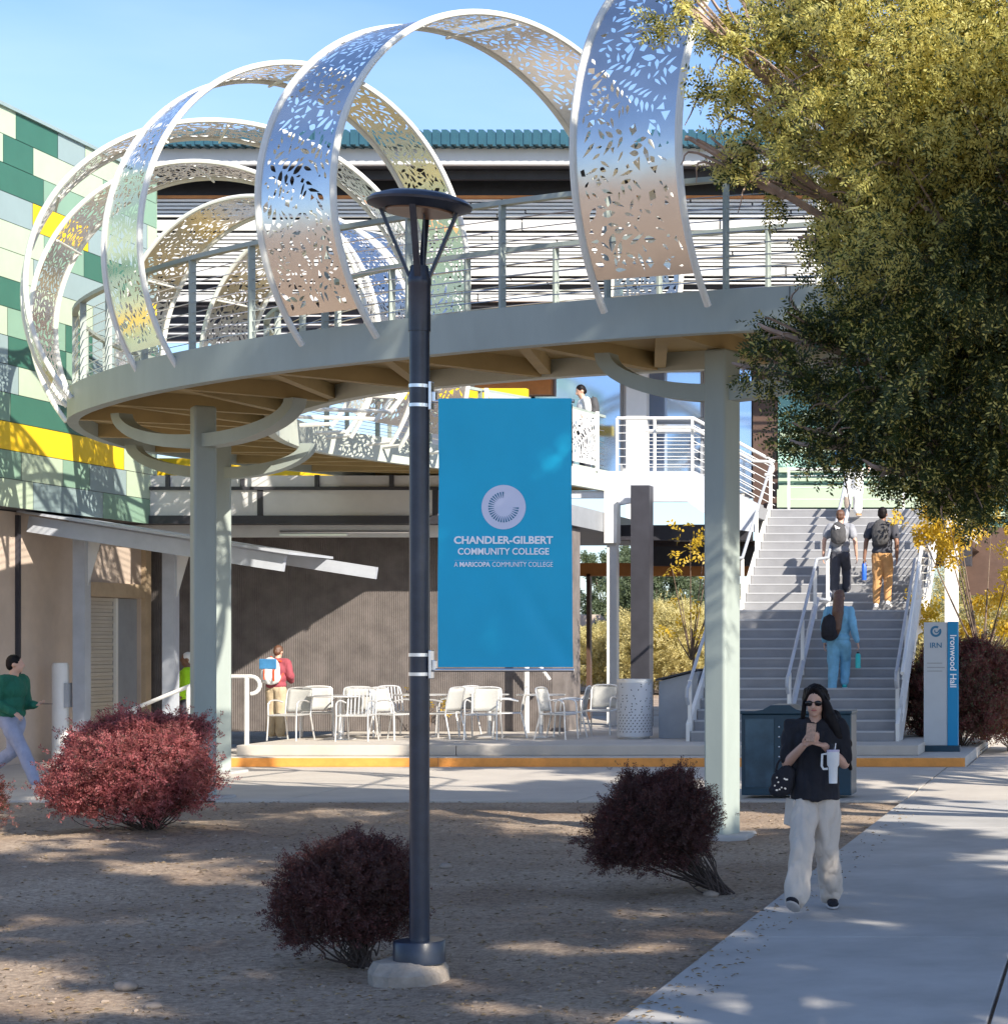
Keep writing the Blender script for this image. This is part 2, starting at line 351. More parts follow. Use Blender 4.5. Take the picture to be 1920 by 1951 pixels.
# gravel and clods of earth: past counting
st = MB()
for i in range(5200):
    y = 6 + 20 * rng.random() ** 1.9; x = WX(rng.uniform(-80, 1750), y)
    if x > -2.62 or x < -19: continue
    s_ = rng.choice([0.003, 0.004, 0.005, 0.006, 0.009, 0.014]) * rng.uniform(0.7, 1.5)
    rot = Matrix.Rotation(rng.uniform(0, 6), 3, 'Z')
    st.ell((x, y, gh(x, y) + s_*0.25), (s_*rng.uniform(.8,1.6), s_, s_*0.6), 5, rot)
o = st.build('pebbles', M['stone'], fix=False); struct(o, 'stuff')
lt = MB()
for i in range(9500):
    y = 6 + 20 * rng.random() ** 1.5; x = WX(rng.uniform(-80, 1750), y)
    if x > -2.2 or x < -19: continue
    a = rng.uniform(0, 6.28); l = rng.uniform(0.008, 0.03); q = l*0.35
    c, s_ = math.cos(a), math.sin(a); z = (gh(x, y) if x < -2.6 else 0.021) + 0.006
    lt.add([(x-c*l, y-s_*l, z), (x+s_*q, y-c*q, z+rng.uniform(0,.012)), (x+c*l, y+s_*l, z), (x-s_*q, y+c*q, z+rng.uniform(0,.012))], [(0,1,2,3)])
M['litter'] = mat('leaf_litter', (0.34, 0.25, 0.13), 0.8, c2=(0.12, 0.08, 0.05), vscale=7)
o = lt.build('leaf_litter', M['litter'], fix=False); struct(o, 'stuff')
for (px, py, r_, lab) in ((240, 1885, .055, 'rounded tan rock lying alone on the dirt at lower left'), (292, 1918, .038, 'small grey rock just beyond the dirt foreground near the lower left edge'),
                          (1355, 1702, .05, 'pale flat rock under the trunk of the leaning maroon bush'), (850, 1655, .05, 'pale rock on the sunny dirt mound right of the lamp post')):
    y = 2 * F / (py - 1220); x = WX(px, y)
    q = MB(); q.ell((0, 0, 0), (r_*1.3, r_, r_*0.62), 14)
    o = q.build('rock', M['stone'], smooth=True, fix=False)
    for v in o.data.vertices: v.co *= 1 + 0.28*noise.noise(Vector(v.co)*22 + Vector((px, 0, 0)))
    o.location = (x, y, gh(x, y) + r_*0.3); tag(o, lab, 'rock', 'rocks on the dirt')

# patio: two steps, orange riser
pt = empty('patio', 'raised concrete seating patio with an orange painted lower step', 'patio', (-8, 34, 0))
pt['kind'] = 'structure'
def loc(mb, root):            # shift world coordinates into the root's frame
    mb.v = [(v[0]-root.location.x, v[1]-root.location.y, v[2]-root.location.z) for v in mb.v]; return mb
mb = MB(); mb.box(-13.9, -2.28, 32.93, 46, -0.1, 0.165); loc(mb, pt).build('lower_step', M['conc2'], pt, bevel=0.01)
mb = MB()
for a, b_ in ((-13.9, -10.54), (-10.53, -6.1), (-6.09, -2.28)): mb.box(a, b_, 32.915, 32.93, 0.014, 0.150)
loc(mb, pt).build('painted_riser', M['orange'], pt)
mb = MB()
for a, b_ in ((-13.88, -10.4), (-10.39, -5.6), (-5.59, -3.05)): mb.box(a, b_, 33.35, 33.65, 0.166, 0.33)
mb.box(-13.88, -3.05, 33.652, 46, 0.166, 0.33)
loc(mb, pt).build('upper_step', M['conc2'], pt, bevel=0.012)

# ------------------------------------------------------------------ staircase
SX0, SX1, SY = -6.92, -3.55, 34.6
stairs = empty('outdoor_staircase', 'wide grey concrete staircase with white rails climbing to the upper landing', 'staircase', (-5.2, 34.6, 0.33))
def S(mb): return loc(mb, stairs)
r1_, t_ = 0.1705, 0.29; r2_ = 0.177
lo = MB(); no = MB()
for i in range(13):
    y = SY + i*t_; z = 0.33 + (i+1)*r1_
    y1 = SY + (i+1)*t_ if i < 12 else 39.6
    lo.box(SX0, SX1, y, y1 + 0.03, z - r1_ - 0.05 if i else 0.331, z); no.box(SX0+.01, SX1-.01, y-0.006, y+0.045, z-0.028, z+0.003)
S(lo).build('lower_flight', M['stair'], stairs)
up = MB()
for i in range(12):
    y = 39.6 + i*t_; z = 2.547 + (i+1)*r2_; y1 = y + t_ if i < 11 else 46
    up.box(SX0, SX1 if i < 11 else -3.2, y, y1 + 0.03, z - r2_ - 0.05, z); no.box(SX0+.01, SX1-.01, y-0.006, y+0.04, z-0.026, z+0.003)
S(up).build('upper_flight', M['stair'], stairs)
S(no).build('nosing_strips', M['nosing'], stairs)
def zst(y):
    if y < SY: return 0.33
    if y < 38.1: return 0.33 + (y-SY)/t_*r1_ + r1_*0.5
    if y < 39.6: return 2.547
    return min(4.67, 2.547 + (y-39.6)/t_*r2_ + r2_*.5)
def stringer(x, th=0.06):
    mb = MB(); prof = [(SY-.02, 0.331), (SY-.02, .62), (38.1, 2.73), (39.6, 2.75), (43.0, 4.86), (43.0, 4.35), (39.7, 2.2), (38.0, 2.1), (SY+.6, 0.331)]
    n_ = len(prof); vs = [(x-th/2, y, z) for y, z in prof] + [(x+th/2, y, z) for y, z in prof]
    mb.add(vs, [tuple(range(n_))[::-1], tuple(range(n_, 2*n_))] + [(i, (i+1)%n_, n_+(i+1)%n_, n_+i) for i in range(n_)])
    return S(mb).build('stringer', M['white'], stairs)
stringer(SX0-.04); stringer(SX1+.04); 
def handrail(x, ys, bars=False, off=0.0):
    mb = MB(); pts = [(x+off, y, zst(y)+0.92) for y in ys]
    pts = [(x+off, ys[0]-.05, zst(ys[0])+0.62), (x+off, ys[0]-.16, zst(ys[0])+0.74), (x+off, ys[0]-.12, zst(ys[0])+0.88)] + pts
    mb.tube(pts, 0.030, 8); S(mb).build('handrail', M['grey2'], stairs, smooth=True)
    for y in (ys[0] + .1, ys[0] + 1.6, 37.9, 39.6, 41.2, 42.9):
        if y > ys[-1]+.05 or y < ys[0]: continue
        q = MB(); q.bar((x, y, zst(y)-.05), (x, y, zst(y)+.90), 0.06, 0.05); S(q).build('rail_post', M['white'], stairs)
handrail(-5.33, (34.75, 38.1, 39.6, 42.9)); handrail(-5.33, (34.75, 38.1, 39.6, 42.9), off=0.0) if 0 else None
handrail(SX0-.02, (34.55, 38.1, 39.6, 42.9)); handrail(SX1+.0, (34.9, 38.1, 39.6, 42.9))
mb = MB()                                                       # wide centre plate under the middle rail
prof = [(SY+.1, 0.45), (38.1, 2.62), (39.6, 2.62), (42.9, 4.74)]
mb.tube([(-5.33, y, z+.12) for y, z in prof], 0.05, 4); S(mb).build('centre_curb', M['grey2'], stairs)
g_ = MB()                                                       # right guard: top rail, pickets of flat bars
for off, x in ((0, SX1+.12),):
    g_.tube([(x, SY, 1.45), (x, 38.1, 3.68), (x, 39.6, 3.68), (x, 43, 5.8)], 0.035, 6)
    for kx in range(6):
        zo = 0.2 + kx*0.14
        g_.tube([(x, SY, .45+zo), (x, 38.1, 2.6+zo), (x, 39.6, 2.65+zo), (x, 43, 4.72+zo)], 0.010, 5)
S(g_).build('guard_rail', M['white'], stairs)
mb = MB(); 
for z0, z1 in ((0.0, 0),): pass
mb.bar((-3.22, 42.6, 0.17), (-3.22, 42.6, 4.5), 0.26, 0.3)
S(mb).build('side_column', M['white'], stairs)
mb = MB(); mb.box(-3.35, -2.9, 42.9, 46, 4.10, 4.64); S(mb).build('landing_fascia', M['offwhite'], stairs)
mb = MB(); mb.box(SX0-.3, -3.2, 42.95, 46, 4.2, 4.49); S(mb).build('landing_slab', M['offwhite'], stairs)
# grey box beside the foot of the stairs
mb = MB(); x0, x1 = -7.68, -7.02
vs = [(x0, 35.7, .33), (x1, 35.7, .33), (x1, 35.7, 1.47), (x0, 35.7, 1.30), (x0, 38.3, .33), (x1, 38.3, .33), (x1, 38.3, 1.47), (x0, 38.3, 1.30)]
mb.add(vs, [(0,1,2,3), (5,4,7,6), (0,3,7,4), (1,5,6,2), (3,2,6,7), (0,4,5,1)])
cb = empty('metal_enclosure', 'dark blue grey metal enclosure with sloping lid left of the stair foot', 'cabinet', (-7.35, 35.7, .33))
loc(mb, cb).build('body', M['grey'], cb, bevel=.008)
mb = MB(); mb.bar((x0-.04, 36.98, 1.325), (x1+.0, 36.98, 1.50), 2.7, 0.03); loc(mb, cb).build('lid', M['dark'], cb)
# side flight from the walkway down to the landing
sf = empty('side_staircase', 'short white side flight linking the curved walkway to the stair landing', 'staircase', (-8, 41.4, 4.67))
mb = MB()
vs = [(-9.84, 5.32), (-8.15, 5.32), (-6.95, 4.70), (-6.95, 4.12), (-7.55, 4.2), (-8.3, 4.72), (-9.3, 4.72), (-9.84, 4.62)]
n_ = len(vs); mb.add([(x, 41.2, z) for x, z in vs] + [(x, 41.35, z) for x, z in vs], [tuple(range(n_)), tuple(range(n_, 2*n_))[::-1]] + [(i, (i+1)%n_, n_+(i+1)%n_, n_+i) for i in range(n_)])
loc(mb, sf).build('stringer', M['grey3'], sf)
mb = MB(); mb.box(-9.84, -8.15, 41.36, 43.9, 5.0, 5.3)
for i in range(4): mb.box(-8.149 + i*.3, -7.85 + i*.3, 41.36, 43.9, 4.9 - i*.16, 5.14 - i*.16)
loc(mb, sf).build('treads', M['stair'], sf)
def railset(root, pts, h=1.05, bars=6, m='white', post_every=1.3, lowrail=False, curl=False, hr=0.033, barr=.009, pr=.05):
    pts = [Vector(p) for p in pts]
    mb = MB(); mb.tube([p + Vector((0,0,h)) for p in pts], hr, 8)
    loc(mb, root).build('top_rail', M[m], root, smooth=True)
    b2 = MB()
    for k_ in range(bars):
        z = 0.14 + k_*(h-.28)/max(1, bars-1)
        b2.tube([p + Vector((0,0,z)) for p in pts], barr, 4)
    if bars: loc(b2, root).build('cable_rails', M[m], root)
    acc = 0; last = None
    for a, b_ in zip(pts[:-1], pts[1:]):
        d = (b_-a).length; t = 0
        while True:
            if last is None: pos = 0
            else: pos = acc
            if pos > d: acc = pos - d; break
            p = a.lerp(b_, pos/d if d else 0); last = p
            q = MB(); q.bar(p, p + Vector((0,0,h)), pr, pr*.8); loc(q, root).build('post', M[m], root)
            acc = pos + post_every
railset(sf, [(-9.7, 41.3, 5.32), (-8.2, 41.3, 5.32), (-7.0, 41.3, 4.67)], post_every=.74, m='white')
railset(sf, [(-9.7, 43.8, 5.32), (-8.2, 43.8, 5.32), (-7.0, 43.8, 4.67)], post_every=.98, m='white')
mb = MB(); pts = [(-8.9, 41.22, 5.32+.85), (-8.2, 41.22, 5.32+.85), (-7.0, 41.22, 4.67+.85), (-6.75, 41.22, 4.67+.84)]
pts += [(-6.75 + .13*math.sin(a), 41.22, 5.38+.13*math.cos(a)) for a in [R(x) for x in range(15, 200, 20)]]
mb.tube(pts, .03, 8); loc(mb, sf).build('handrail', M['white'], sf, smooth=True)
lr = empty('landing_railing', 'white railing with thin bars along the back of the upper landing', 'railing', (-5, 45.6, 4.67))
railset(lr, [(-7.0, 45.7, 4.67), (-3.3, 45.7, 4.67)], post_every=1.25, bars=4)

# ------------------------------------------------------------------ spiral walkway
ZT, ZB = 5.32, 4.92
OUT = [(3,19.0),(0,19.05),(-3.0,19.65),(-5.2,20.5),(-7.6,21.85),(-9.97,23.5),(-12.3,25.75),(-14.06,28.3),(-15.0,31.8),(-14.6,34.9),(-13.75,37.2),(-13.2,39.7),(-12.9,42.3)]
INN = [(3,21.6),(0,21.6),(-2.6,22.1),(-4.4,22.75),(-6.3,23.5),(-8.7,25.05),(-10.5,27.2),(-11.7,29.4),(-12.26,32.2),(-11.85,34.3),(-10.95,36.8),(-10.2,39.0),(-9.84,41.2)]
NS = 7
OC = catmull([(x, y, 0) for x, y in OUT], NS); IC = catmull([(x, y, 0) for x, y in INN], NS)
wk = empty('elevated_walkway', 'curved pale green steel walkway looping overhead on tall columns', 'walkway', (-8, 26, 0))
def W(mb): return loc(mb, wk)
def ribbon(C, z0, z1, th):                     # a vertical plate following curve C, thickness to the left of travel
    mb = MB(); n_ = len(C); vs = []
    for i, p in enumerate(C):
        d = (C[min(i+1, n_-1)] - C[max(i-1, 0)]).normalized(); nn = Vector((-d.y, d.x, 0)) * th
        for q, z in ((p, z0), (p, z1), (p+nn, z1), (p+nn, z0)): vs.append((q.x, q.y, z))
    fs = [(4*i+a, 4*i+(a+1)%4, 4*i+4+(a+1)%4, 4*i+4+a) for i in range(n_-1) for a in range(4)] + [(0,1,2,3), (4*n_-1, 4*n_-2, 4*n_-3, 4*n_-4)]
    mb.add(vs, fs); return mb
def sm(o):
    o.data.polygons.foreach_set('use_smooth', [True]*len(o.data.polygons)); o.data.set_sharp_from_angle(angle=R(40)); return o
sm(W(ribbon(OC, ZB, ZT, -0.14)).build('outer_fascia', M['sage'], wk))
sm(W(ribbon(IC, ZB, ZT, 0.14)).build('inner_fascia', M['sage_sunlit'], wk))
mb = MB(); vs = []; fs = []
for a, b_ in zip(OC, IC):
    d = (b_-a).normalized()*.12; vs += [(a.x+d.x, a.y+d.y, 5.12), (b_.x-d.x, b_.y-d.y, 5.12), (a.x+d.x, a.y+d.y, 5.22), (b_.x-d.x, b_.y-d.y, 5.22)]
fs = [(4*i, 4*i+1, 4*i+5, 4*i+4) for i in range(len(OC)-1)] + [(4*i+2, 4*i+6, 4*i+7, 4*i+3) for i in range(len(OC)-1)]
mb.add(vs, fs); W(mb).build('deck', M['sage_bounce'], wk)
mb = MB(); CC = [(a+b_)/2 for a, b_ in zip(OC, IC)]
for i in range(3, len(OC), 5):
    a, b_ = OC[i], IC[i]; e_ = (b_-a).normalized()*.13; mb.bar((a.x+e_.x, a.y+e_.y, 5.03), (b_.x-e_.x, b_.y-e_.y, 5.03), .14, .19)
    if i + 5 < len(OC):
        c = IC[i+5]; e_ = (c-a).normalized()*.18; mb.bar((a.x+e_.x, a.y+e_.y, 5.035), (c.x-e_.x, c.y-e_.y, 5.035), .12, .16)
W(mb).build('cross_beams', M['sage_bounce'], wk)
def offs(C, d_):
    o = []
    for i, p in enumerate(C):
        d = (C[min(i+1, len(C)-1)] - C[max(i-1, 0)]).normalized(); o.append(p + Vector((-d.y, d.x, 0))*d_)
    return o
def rail_on(C, inset, zt=ZT, every=5, h=1.07, i0=0, i1=None, panels=None):
    C = offs(C, inset)[i0:i1]
    m_ = MB(); n_ = len(C)
    for a, b_ in zip(C[:-1], C[1:]): m_.bar((a.x, a.y, zt+h), (b_.x, b_.y, zt+h), .075, .05)
    W(m_).build('top_rail', M['sage'], wk)
    c_ = MB()
    for kx in range(8): c_.tube([(p.x, p.y, zt+.1+kx*.115) for p in C], .006, 4)
    W(c_).build('cable_rails', M['silver'], wk)
    acc = 0
    for a, b_ in zip(C[:-1], C[1:]):
        L_ = (b_-a).length
        while acc <= L_:
            p = a.lerp(b_, acc/L_); q = MB(); q.bar((p.x, p.y, zt-.15), (p.x, p.y, zt+h-.02), .075, .03, up=(b_-a).normalized()); W(q).build('rail_post', M['sage'], wk); acc += 1.35
        acc -= L_
for i in (14, 62):
    p = OC[i]; d = (OC[i+1]-OC[i-1]).normalized(); nn = Vector((d.y, -d.x, 0)); q = MB()
    if nn.dot(OC[i]-IC[i]) < 0: nn = -nn
    a = p + nn*.0015; q.bar((a.x, a.y, ZB+.005), (a.x, a.y, ZT-.005), .012, .006, up=(d.x, d.y, 0)); W(q).build('weld_seam', M['joint'], wk)
rail_on(OC, -0.10); rail_on(IC, 0.10)
# perforated sheets closing the far inner railing
# columns with curved arms
def column(x, y, rz, zt=4.93, w_=0.27, arms=None, plate=True, r=1.15):
    c = MB(); ca, sa = math.cos(rz), math.sin(rz)
    pts = [(w_/2*a, w_/2*b_) for a, b_ in ((-1,-1),(1,-1),(1,1),(-1,1))]
    vs = [(x+ca*p-sa*q, y+sa*p+ca*q, z) for z in (0, zt) for p, q in pts]
    c.add(vs, [(3,2,1,0),(4,5,6,7),(0,1,5,4),(1,2,6,5),(2,3,7,6),(3,0,4,7)])
    o = W(c).build('support_column', M['sage'], wk, bevel=.035); o.modifiers['bevel'].segments = 4
    if plate:
        p_ = MB(); p_.box(x-.30, x+.30, y-.30, y+.30, -.05, .05); W(p_).build('footing', M['conc'], wk, bevel=.02)
    for (ax, ay) in arms or []:
        d = Vector((ax, ay, 0)); Rr = d.length; d.normalize(); am = MB(); side = Vector((-d.y, d.x, 0))*.10; vs = []; K = 12
        for i in range(K+1):
            t = R(90)*i/K
            for rr_, hh in ((Rr*1.2, .52), (Rr*1.2-.17, .35)):
                p = Vector((x, y, zt)) + d*(Rr - rr_*math.cos(t) if 0 else rr_*math.sin(t)) + Vector((0, 0, -hh*math.cos(t)))
                vs += [p - side, p + side]
        fs = []
        for i in range(K):
            a = 4*i; b_ = a+4; fs += [(a, a+1, b_+1, b_), (a+2, b_+2, b_+3, a+3), (a, b_, b_+2, a+2), (a+1, a+3, b_+3, b_+1)]
        fs += [(0, 2, 3, 1), (4*K, 4*K+1, 4*K+3, 4*K+2)]
        am.add(vs, fs); sm(W(am).build('curved_arm', M['sage'], wk))
column(-11.36, 26.3, R(34), arms=[(-1.25, .75), (1.3, -.75)], r=1.3)
column(-13.3, 31.4, R(28), arms=[(-1.2, .1), (1.2, -.1)])
column(-3.92, 21.2, R(-27.3), arms=[(-1.1, .25), (1.1, -.25)])
column(-12.1, 40.5, R(0), w_=.34, arms=[(-1.1, .25), (1.1, -.25)], plate=False)
# ------------------------------------------------------------------ leaf-cut steel hoops
def leaf(cx, cy, ang, l, wd, rg, style):
    if style == 2:
        k_ = rg.choice([3, 4]); a0 = rg.uniform(0, 6.28)
        return [(cx + l*.5*math.cos(a0+6.283*i/k_)*rg.uniform(.6, 1.1), cy + l*.5*math.sin(a0+6.283*i/k_)*rg.uniform(.5, 1.0)) for i in range(k_)]
    prof = [(0, 0), (.18, .34), (.42, .5), (.68, .38), (1, 0), (.68, -.38), (.42, -.5), (.18, -.34)]
    if style == 1: prof = [(0, 0), (.25, .42), (.55, .34), (1, .18), (.62, -.18), (.3, -.30)]
    ca, sa = math.cos(ang), math.sin(ang)
    return [(cx + ca*l*u - sa*wd*v, cy + sa*l*u + ca*wd*v) for u, v in prof]
def hole_layout(Lx, Wd, seed):
    rg = random.Random(seed); holes = []; occ = []
    def try_(cx, cy, ang, l, wd, style):
        P = leaf(cx, cy, ang, l, wd, rg, style)
        xs = [p[0] for p in P]; ys = [p[1] for p in P]
        if min(ys) < .05 or max(ys) > Wd-.05 or min(xs) < .05 or max(xs) > Lx-.05: return
        mx_, my_ = sum(xs)/len(xs), sum(ys)/len(ys); pts = P + [(mx_, my_)]
        a_ = 0
        for (bx0, bx1, by0, by1, Q) in occ:
            if min(xs) > bx1+.012 or max(xs) < bx0-.012 or min(ys) > by1+.012 or max(ys) < by0-.012: continue
            for p in pts:
                for q in Q:
                    if (p[0]-q[0])**2 + (p[1]-q[1])**2 < .013**2: return
            # segment crossing test
            for i in range(len(P)):
                a, b_ = P[i], P[(i+1) % len(P)]
                for j in range(len(Q)-1):
                    c, d = Q[j], Q[(j+1) % (len(Q)-1)]
                    def ccw(A, B, C): return (C[1]-A[1])*(B[0]-A[0]) - (B[1]-A[1])*(C[0]-A[0])
                    if ccw(a, b_, c)*ccw(a, b_, d) < 0 and ccw(c, d, a)*ccw(c, d, b_) < 0: return
            # containment
            ins = False; px_, py_ = P[0]
            QQ = Q[:-1]
            for i in range(len(QQ)):
                x1, y1 = QQ[i]; x2, y2 = QQ[(i+1) % len(QQ)]
                if (y1 > py_) != (y2 > py_) and px_ < (x2-x1)*(py_-y1)/(y2-y1)+x1: ins = not ins
            if ins: return
        occ.append((min(xs), max(xs), min(ys), max(ys), pts)); holes.append(P)
    for s_ in range(int(Lx*20)):
        x, y = rg.uniform(0, Lx), rg.uniform(.05, Wd-.05); a = rg.uniform(0, 6.28); bend = rg.uniform(-.12, .12)
        n_ = rg.randint(4, 9); big = rg.uniform(.8, 1.35)
        for i in range(n_):
            lf = (0.112 + .04*math.sin(i/n_*3.1)) * big
            for sd_ in (-1, 1):
                aa = a + sd_*R(rg.uniform(52, 68)); ox = .010*-math.sin(a)*sd_; oy = .010*math.cos(a)*sd_
                if rg.random() < .85: try_(x+ox, y+oy, aa + rg.uniform(-.25, .25), lf*rg.uniform(.6, 1.2), lf*rg.uniform(.28, .45), rg.choice([0, 1, 1, 2]))
            x += math.cos(a)*.078*big; y += math.sin(a)*.078*big; a += bend
    for s_ in range(int(Lx*150)):
        try_(rg.uniform(0, Lx), rg.uniform(0, Wd), rg.uniform(0, 6.28), rg.uniform(.04, .13), rg.uniform(.02, .05), rg.choice([1, 2]))
    return holes
BW = 1.14
def cut_sheet(Lx, Wd, seed, gx_=.09):
    holes = hole_layout(Lx, Wd, seed); vs = []; fs = []
    for P in holes:
        i0 = len(vs); vs += [Vector(p) for p in P]
        ar = sum(P[i][0]*P[(i+1)%len(P)][1]-P[(i+1)%len(P)][0]*P[i][1] for i in range(len(P)))
        r_ = list(range(i0, i0+len(P))); fs.append(r_ if ar > 0 else r_[::-1])
    nx_ = int(Lx/gx_); ny_ = 6
    for i in range(nx_+1):
        for j in range(ny_+1): vs.append(Vector((Lx*i/nx_, Wd*j/ny_)))
    V, E, Fc, ov, oe, of = delaunay_2d_cdt(vs, [], fs, 0, 1e-5)
    return [(v.x, v.y) for v in V], [f for f, q in zip(Fc, of) if not q]
hoops = [   # centre-line point, travel direction rotation tweak, seed, label
    ((-3.85, 21.08), 0.0, 11, 'steel hoop farthest right, its top lost above the picture beside the tree'),
    ((-7.55, 22.97), 0.03, 12, 'largest bright leaf cut steel hoop above the lamp, second from the right'),
    ((-10.35, 25.45), 0.04, 13, 'leaf cut steel hoop third from the right, over the left support column'),
    ((-12.55, 28.3), 0.0, 14, 'outer of the two nested hoops beside the green panelled wall'),
    ((-13.35, 31.0), 0.0, 15, 'inner of the two nested hoops beside the green panelled wall'),
    ((-13.45, 33.4), 0.0, 16, 'mid distance hoop framed inside the third steel hoop'),
    ((-13.1, 35.3), 0.0, 17, 'smallest hoop seen between the two big left hoops'),
]
HZ = 6.59; RZ = 2.36
for (cx, cy), tw, seed, lab in hoops:
    c = Vector((cx, cy, 0)); i = min(range(len(CC)), key=lambda q: (CC[q]-c).length)
    T = (CC[min(i+1, len(CC)-1)] - CC[max(i-1, 0)]).normalized()
    T = Matrix.Rotation(tw, 3, 'Z') @ T
    U = Vector((T.y, -T.x, 0)).normalized()                       # outer -> inner
    if U.dot(IC[i]-OC[i]) < 0: U = -U
    hw = (IC[i]-OC[i]).length/2 + .06; base = R(-38)
    RU = {11: 2.4, 12: 2.62, 13: 2.02, 14: 2.5}.get(seed, 2.3); cshift = RU*math.cos(base) - hw
    cshift *= .15 if seed > 14 else 1; cx += U.x*cshift; cy += U.y*cshift
    root = empty('leaf_cut_hoop', lab, 'steel hoop', (cx, cy, HZ), 0, 'leaf cut steel hoops spiralling round the walkway')
    def pt_(a, t): return U*(RU*math.cos(a)) + Vector((0, 0, RZ*math.sin(a))) + T*t
    a0, a1 = (R(-20) if seed < 13 else base), R(180)-base; K = 96
    for sgn in (-1, 1):
        mb = MB(); mb.tube([pt_(a0 + (a1-a0)*j/K, sgn*BW/2) for j in range(K+1)], .035, 8); mb.build('edge_pipe', M['pipe'], root, smooth=True)
    p0, p1 = a0 + R(8), a1 - R(8); N_ = 240
    ang = [p0 + (p1-p0)*j/N_ for j in range(N_+1)]; q = [pt_(a, 0) for a in ang]; cum = [0]
    for j in range(N_): cum.append(cum[-1] + (q[j+1]-q[j]).length)
    Lx = cum[-1]; V, Fc = cut_sheet(Lx, BW-.04, seed)
    mb = MB(); vv = []
    for x, y in V:
        a = float(np.interp(x, cum, ang)); vv.append(pt_(a, y - (BW-.04)/2))
    mb.add(vv, Fc); o = mb.build('cut_panel', M['steel'], root, fix=False)
    o.data.polygons.foreach_set('use_smooth', [True]*len(Fc))
    mb = MB()
    for dgx in (28, 92, 150):
        mb = MB(); mb.tube([pt_(R(dgx), -BW/2)*.975, pt_(R(dgx), BW/2)*.975], .016, 6); mb.build('cross_tie', M['pipe'], root)
    for sgn in (-1, 1):
        mb = MB(); f_ = pt_(a0 + R(1), sgn*BW/2); g0 = U*(hw + .0 - cshift) + T*(sgn*BW/2) + Vector((0, 0, 5.14 - HZ)); mb.tube([f_, g0], .03, 6); mb.build('foot_bracket', M['pipe'], root)
# perforated guard panels on the inner railing near the end of the walkway
gp = empty('guard_panels', 'white leaf cut guard panels on the walkway end, right of the blue banner', 'railing panel', (-10, 40, ZT))
CI = offs(IC, -.02)
for (ia, ib) in ((70, 74), (74, 78), (78, 82)):
    a, b_ = CI[ia], CI[ib]; Lx = (b_-a).length; V, Fc = cut_sheet(Lx, .98, ia)
    d = (b_-a)/Lx; mb = MB(); mb.add([(a.x+d.x*x, a.y+d.y*x, ZT+.05+y) for x, y in V], Fc)
    loc(mb, gp).build('cut_panel', M['offwhite'], gp, fix=False)
    for p in (a, b_):
        q = MB(); q.bar((p.x, p.y, ZT-.05), (p.x, p.y, ZT+1.1), .06, .06); loc(q, gp).build('post', M['white'], gp)
# ------------------------------------------------------------------ left building
lb = empty('green_panel_building', 'building at far left with upper wall of mixed green and yellow panels', 'building', (-18, 32, 0))
def LB(mb): return loc(mb, lb)
mb = MB(); mb.box(-24, -17.02, 24, 37.42, 4.07, 10.19); LB(mb).build('upper_volume', M['dark'], lb)
mats = [M['palegreen'], M['sagegreen'], M['darkgreen'], M['bluegrey'], M['yellow']]
mb = MB(); rg = random.Random(5); RH = .4407
for r_ in range(14):
    y = 24 + rg.uniform(-1.2, 0); z0 = 4.06 + r_*RH; last = -1
    while y < 37.45:
        ln = rg.choice([.9, 1.3, 1.8, 2.3, 2.9]); c_ = rg.choices([0, 1, 2, 3], [.32, .30, .18, .20])[0]
        if r_ == 2 and y < 36.2: ln = 36.2 - y
        if c_ == last: c_ = (c_+1) % 4
        last = c_; a, b_ = max(24, y), min(37.45, y+ln)
        if r_ == 2 and a < 36: c_ = 4
        if r_ == 2 and a >= 36: c_ = 0
        if r_ == 10 and 33.0 < a + ln/2 < 35.2: c_ = 4
        if r_ == 8 and b_ > 37.2: c_ = 4; a = max(a, 36.9)
        if b_ > a + .02: mb.cur = c_; mb.add([(-17, a, z0), (-17, b_-.012, z0), (-17, b_-.012, z0+RH-.010), (-17, a, z0+RH-.010)], [(0, 1, 2, 3)])
        y += ln
mb.cur = 0; mb.add([(-17, 37.45, 4.06), (-24, 37.45, 4.06), (-24, 37.45, 10.2), (-17, 37.45, 10.2)], [(0, 1, 2, 3)])
mb.add([(-17, 24, 10.2), (-17, 37.45, 10.2), (-24, 37.45, 10.2), (-24, 24, 10.2)], [(0, 1, 2, 3)])
o = LB(mb).build('panel_cladding', mats, lb, fix=False)
mb = MB(); mb.box(-24, -17.5, 24, 35.9, 0, 4.05); mb.box(-24, -17.5, 37.9, 38.1, 0, 4.05); mb.box(-24, -17.5, 35.9, 37.9, 2.75, 4.05); LB(mb).build('lower_wall', M['beige'], lb)
mb = MB(); mb.box(-17.62, -17.44, 33.55, 33.62, .4, 4.0); mb.box(-17.62, -17.44, 31.9, 32.0, .0, 4.0); LB(mb).build('downpipe', M['dark'], lb)
mb = MB(); mb.box(-17.66, -17.49, 32.2, 33.0, 1.2, 4.0); LB(mb).build('window', M['tealglass'], lb)
mb = MB(); mb.box(-17.5, -17.42, 35.75, 35.88, 0, 2.85); mb.box(-17.5, -17.42, 37.92, 38.14, 0, 4.0); mb.box(-17.5, -17.42, 35.89, 37.91, 2.76, 3.0); LB(mb).build('door_frame', M['tan'], lb)
M['shutter'] = mat('shutter', (0.50, 0.46, 0.40), 0.6, 0, 0.05, 3)
mb = MB()
for i in range(42): mb.box(-17.60, -17.555 + .012*(i % 2), 35.9, 36.95, .013 + i*.065, .013+(i+1)*.065 - .004)
LB(mb).build('roller_shutter', M['shutter'], lb)
mb = MB(); mb.box(-17.62, -17.57, 37.04, 37.9, .013, 2.74); dr = LB(mb).build('door', M['grey'], lb)
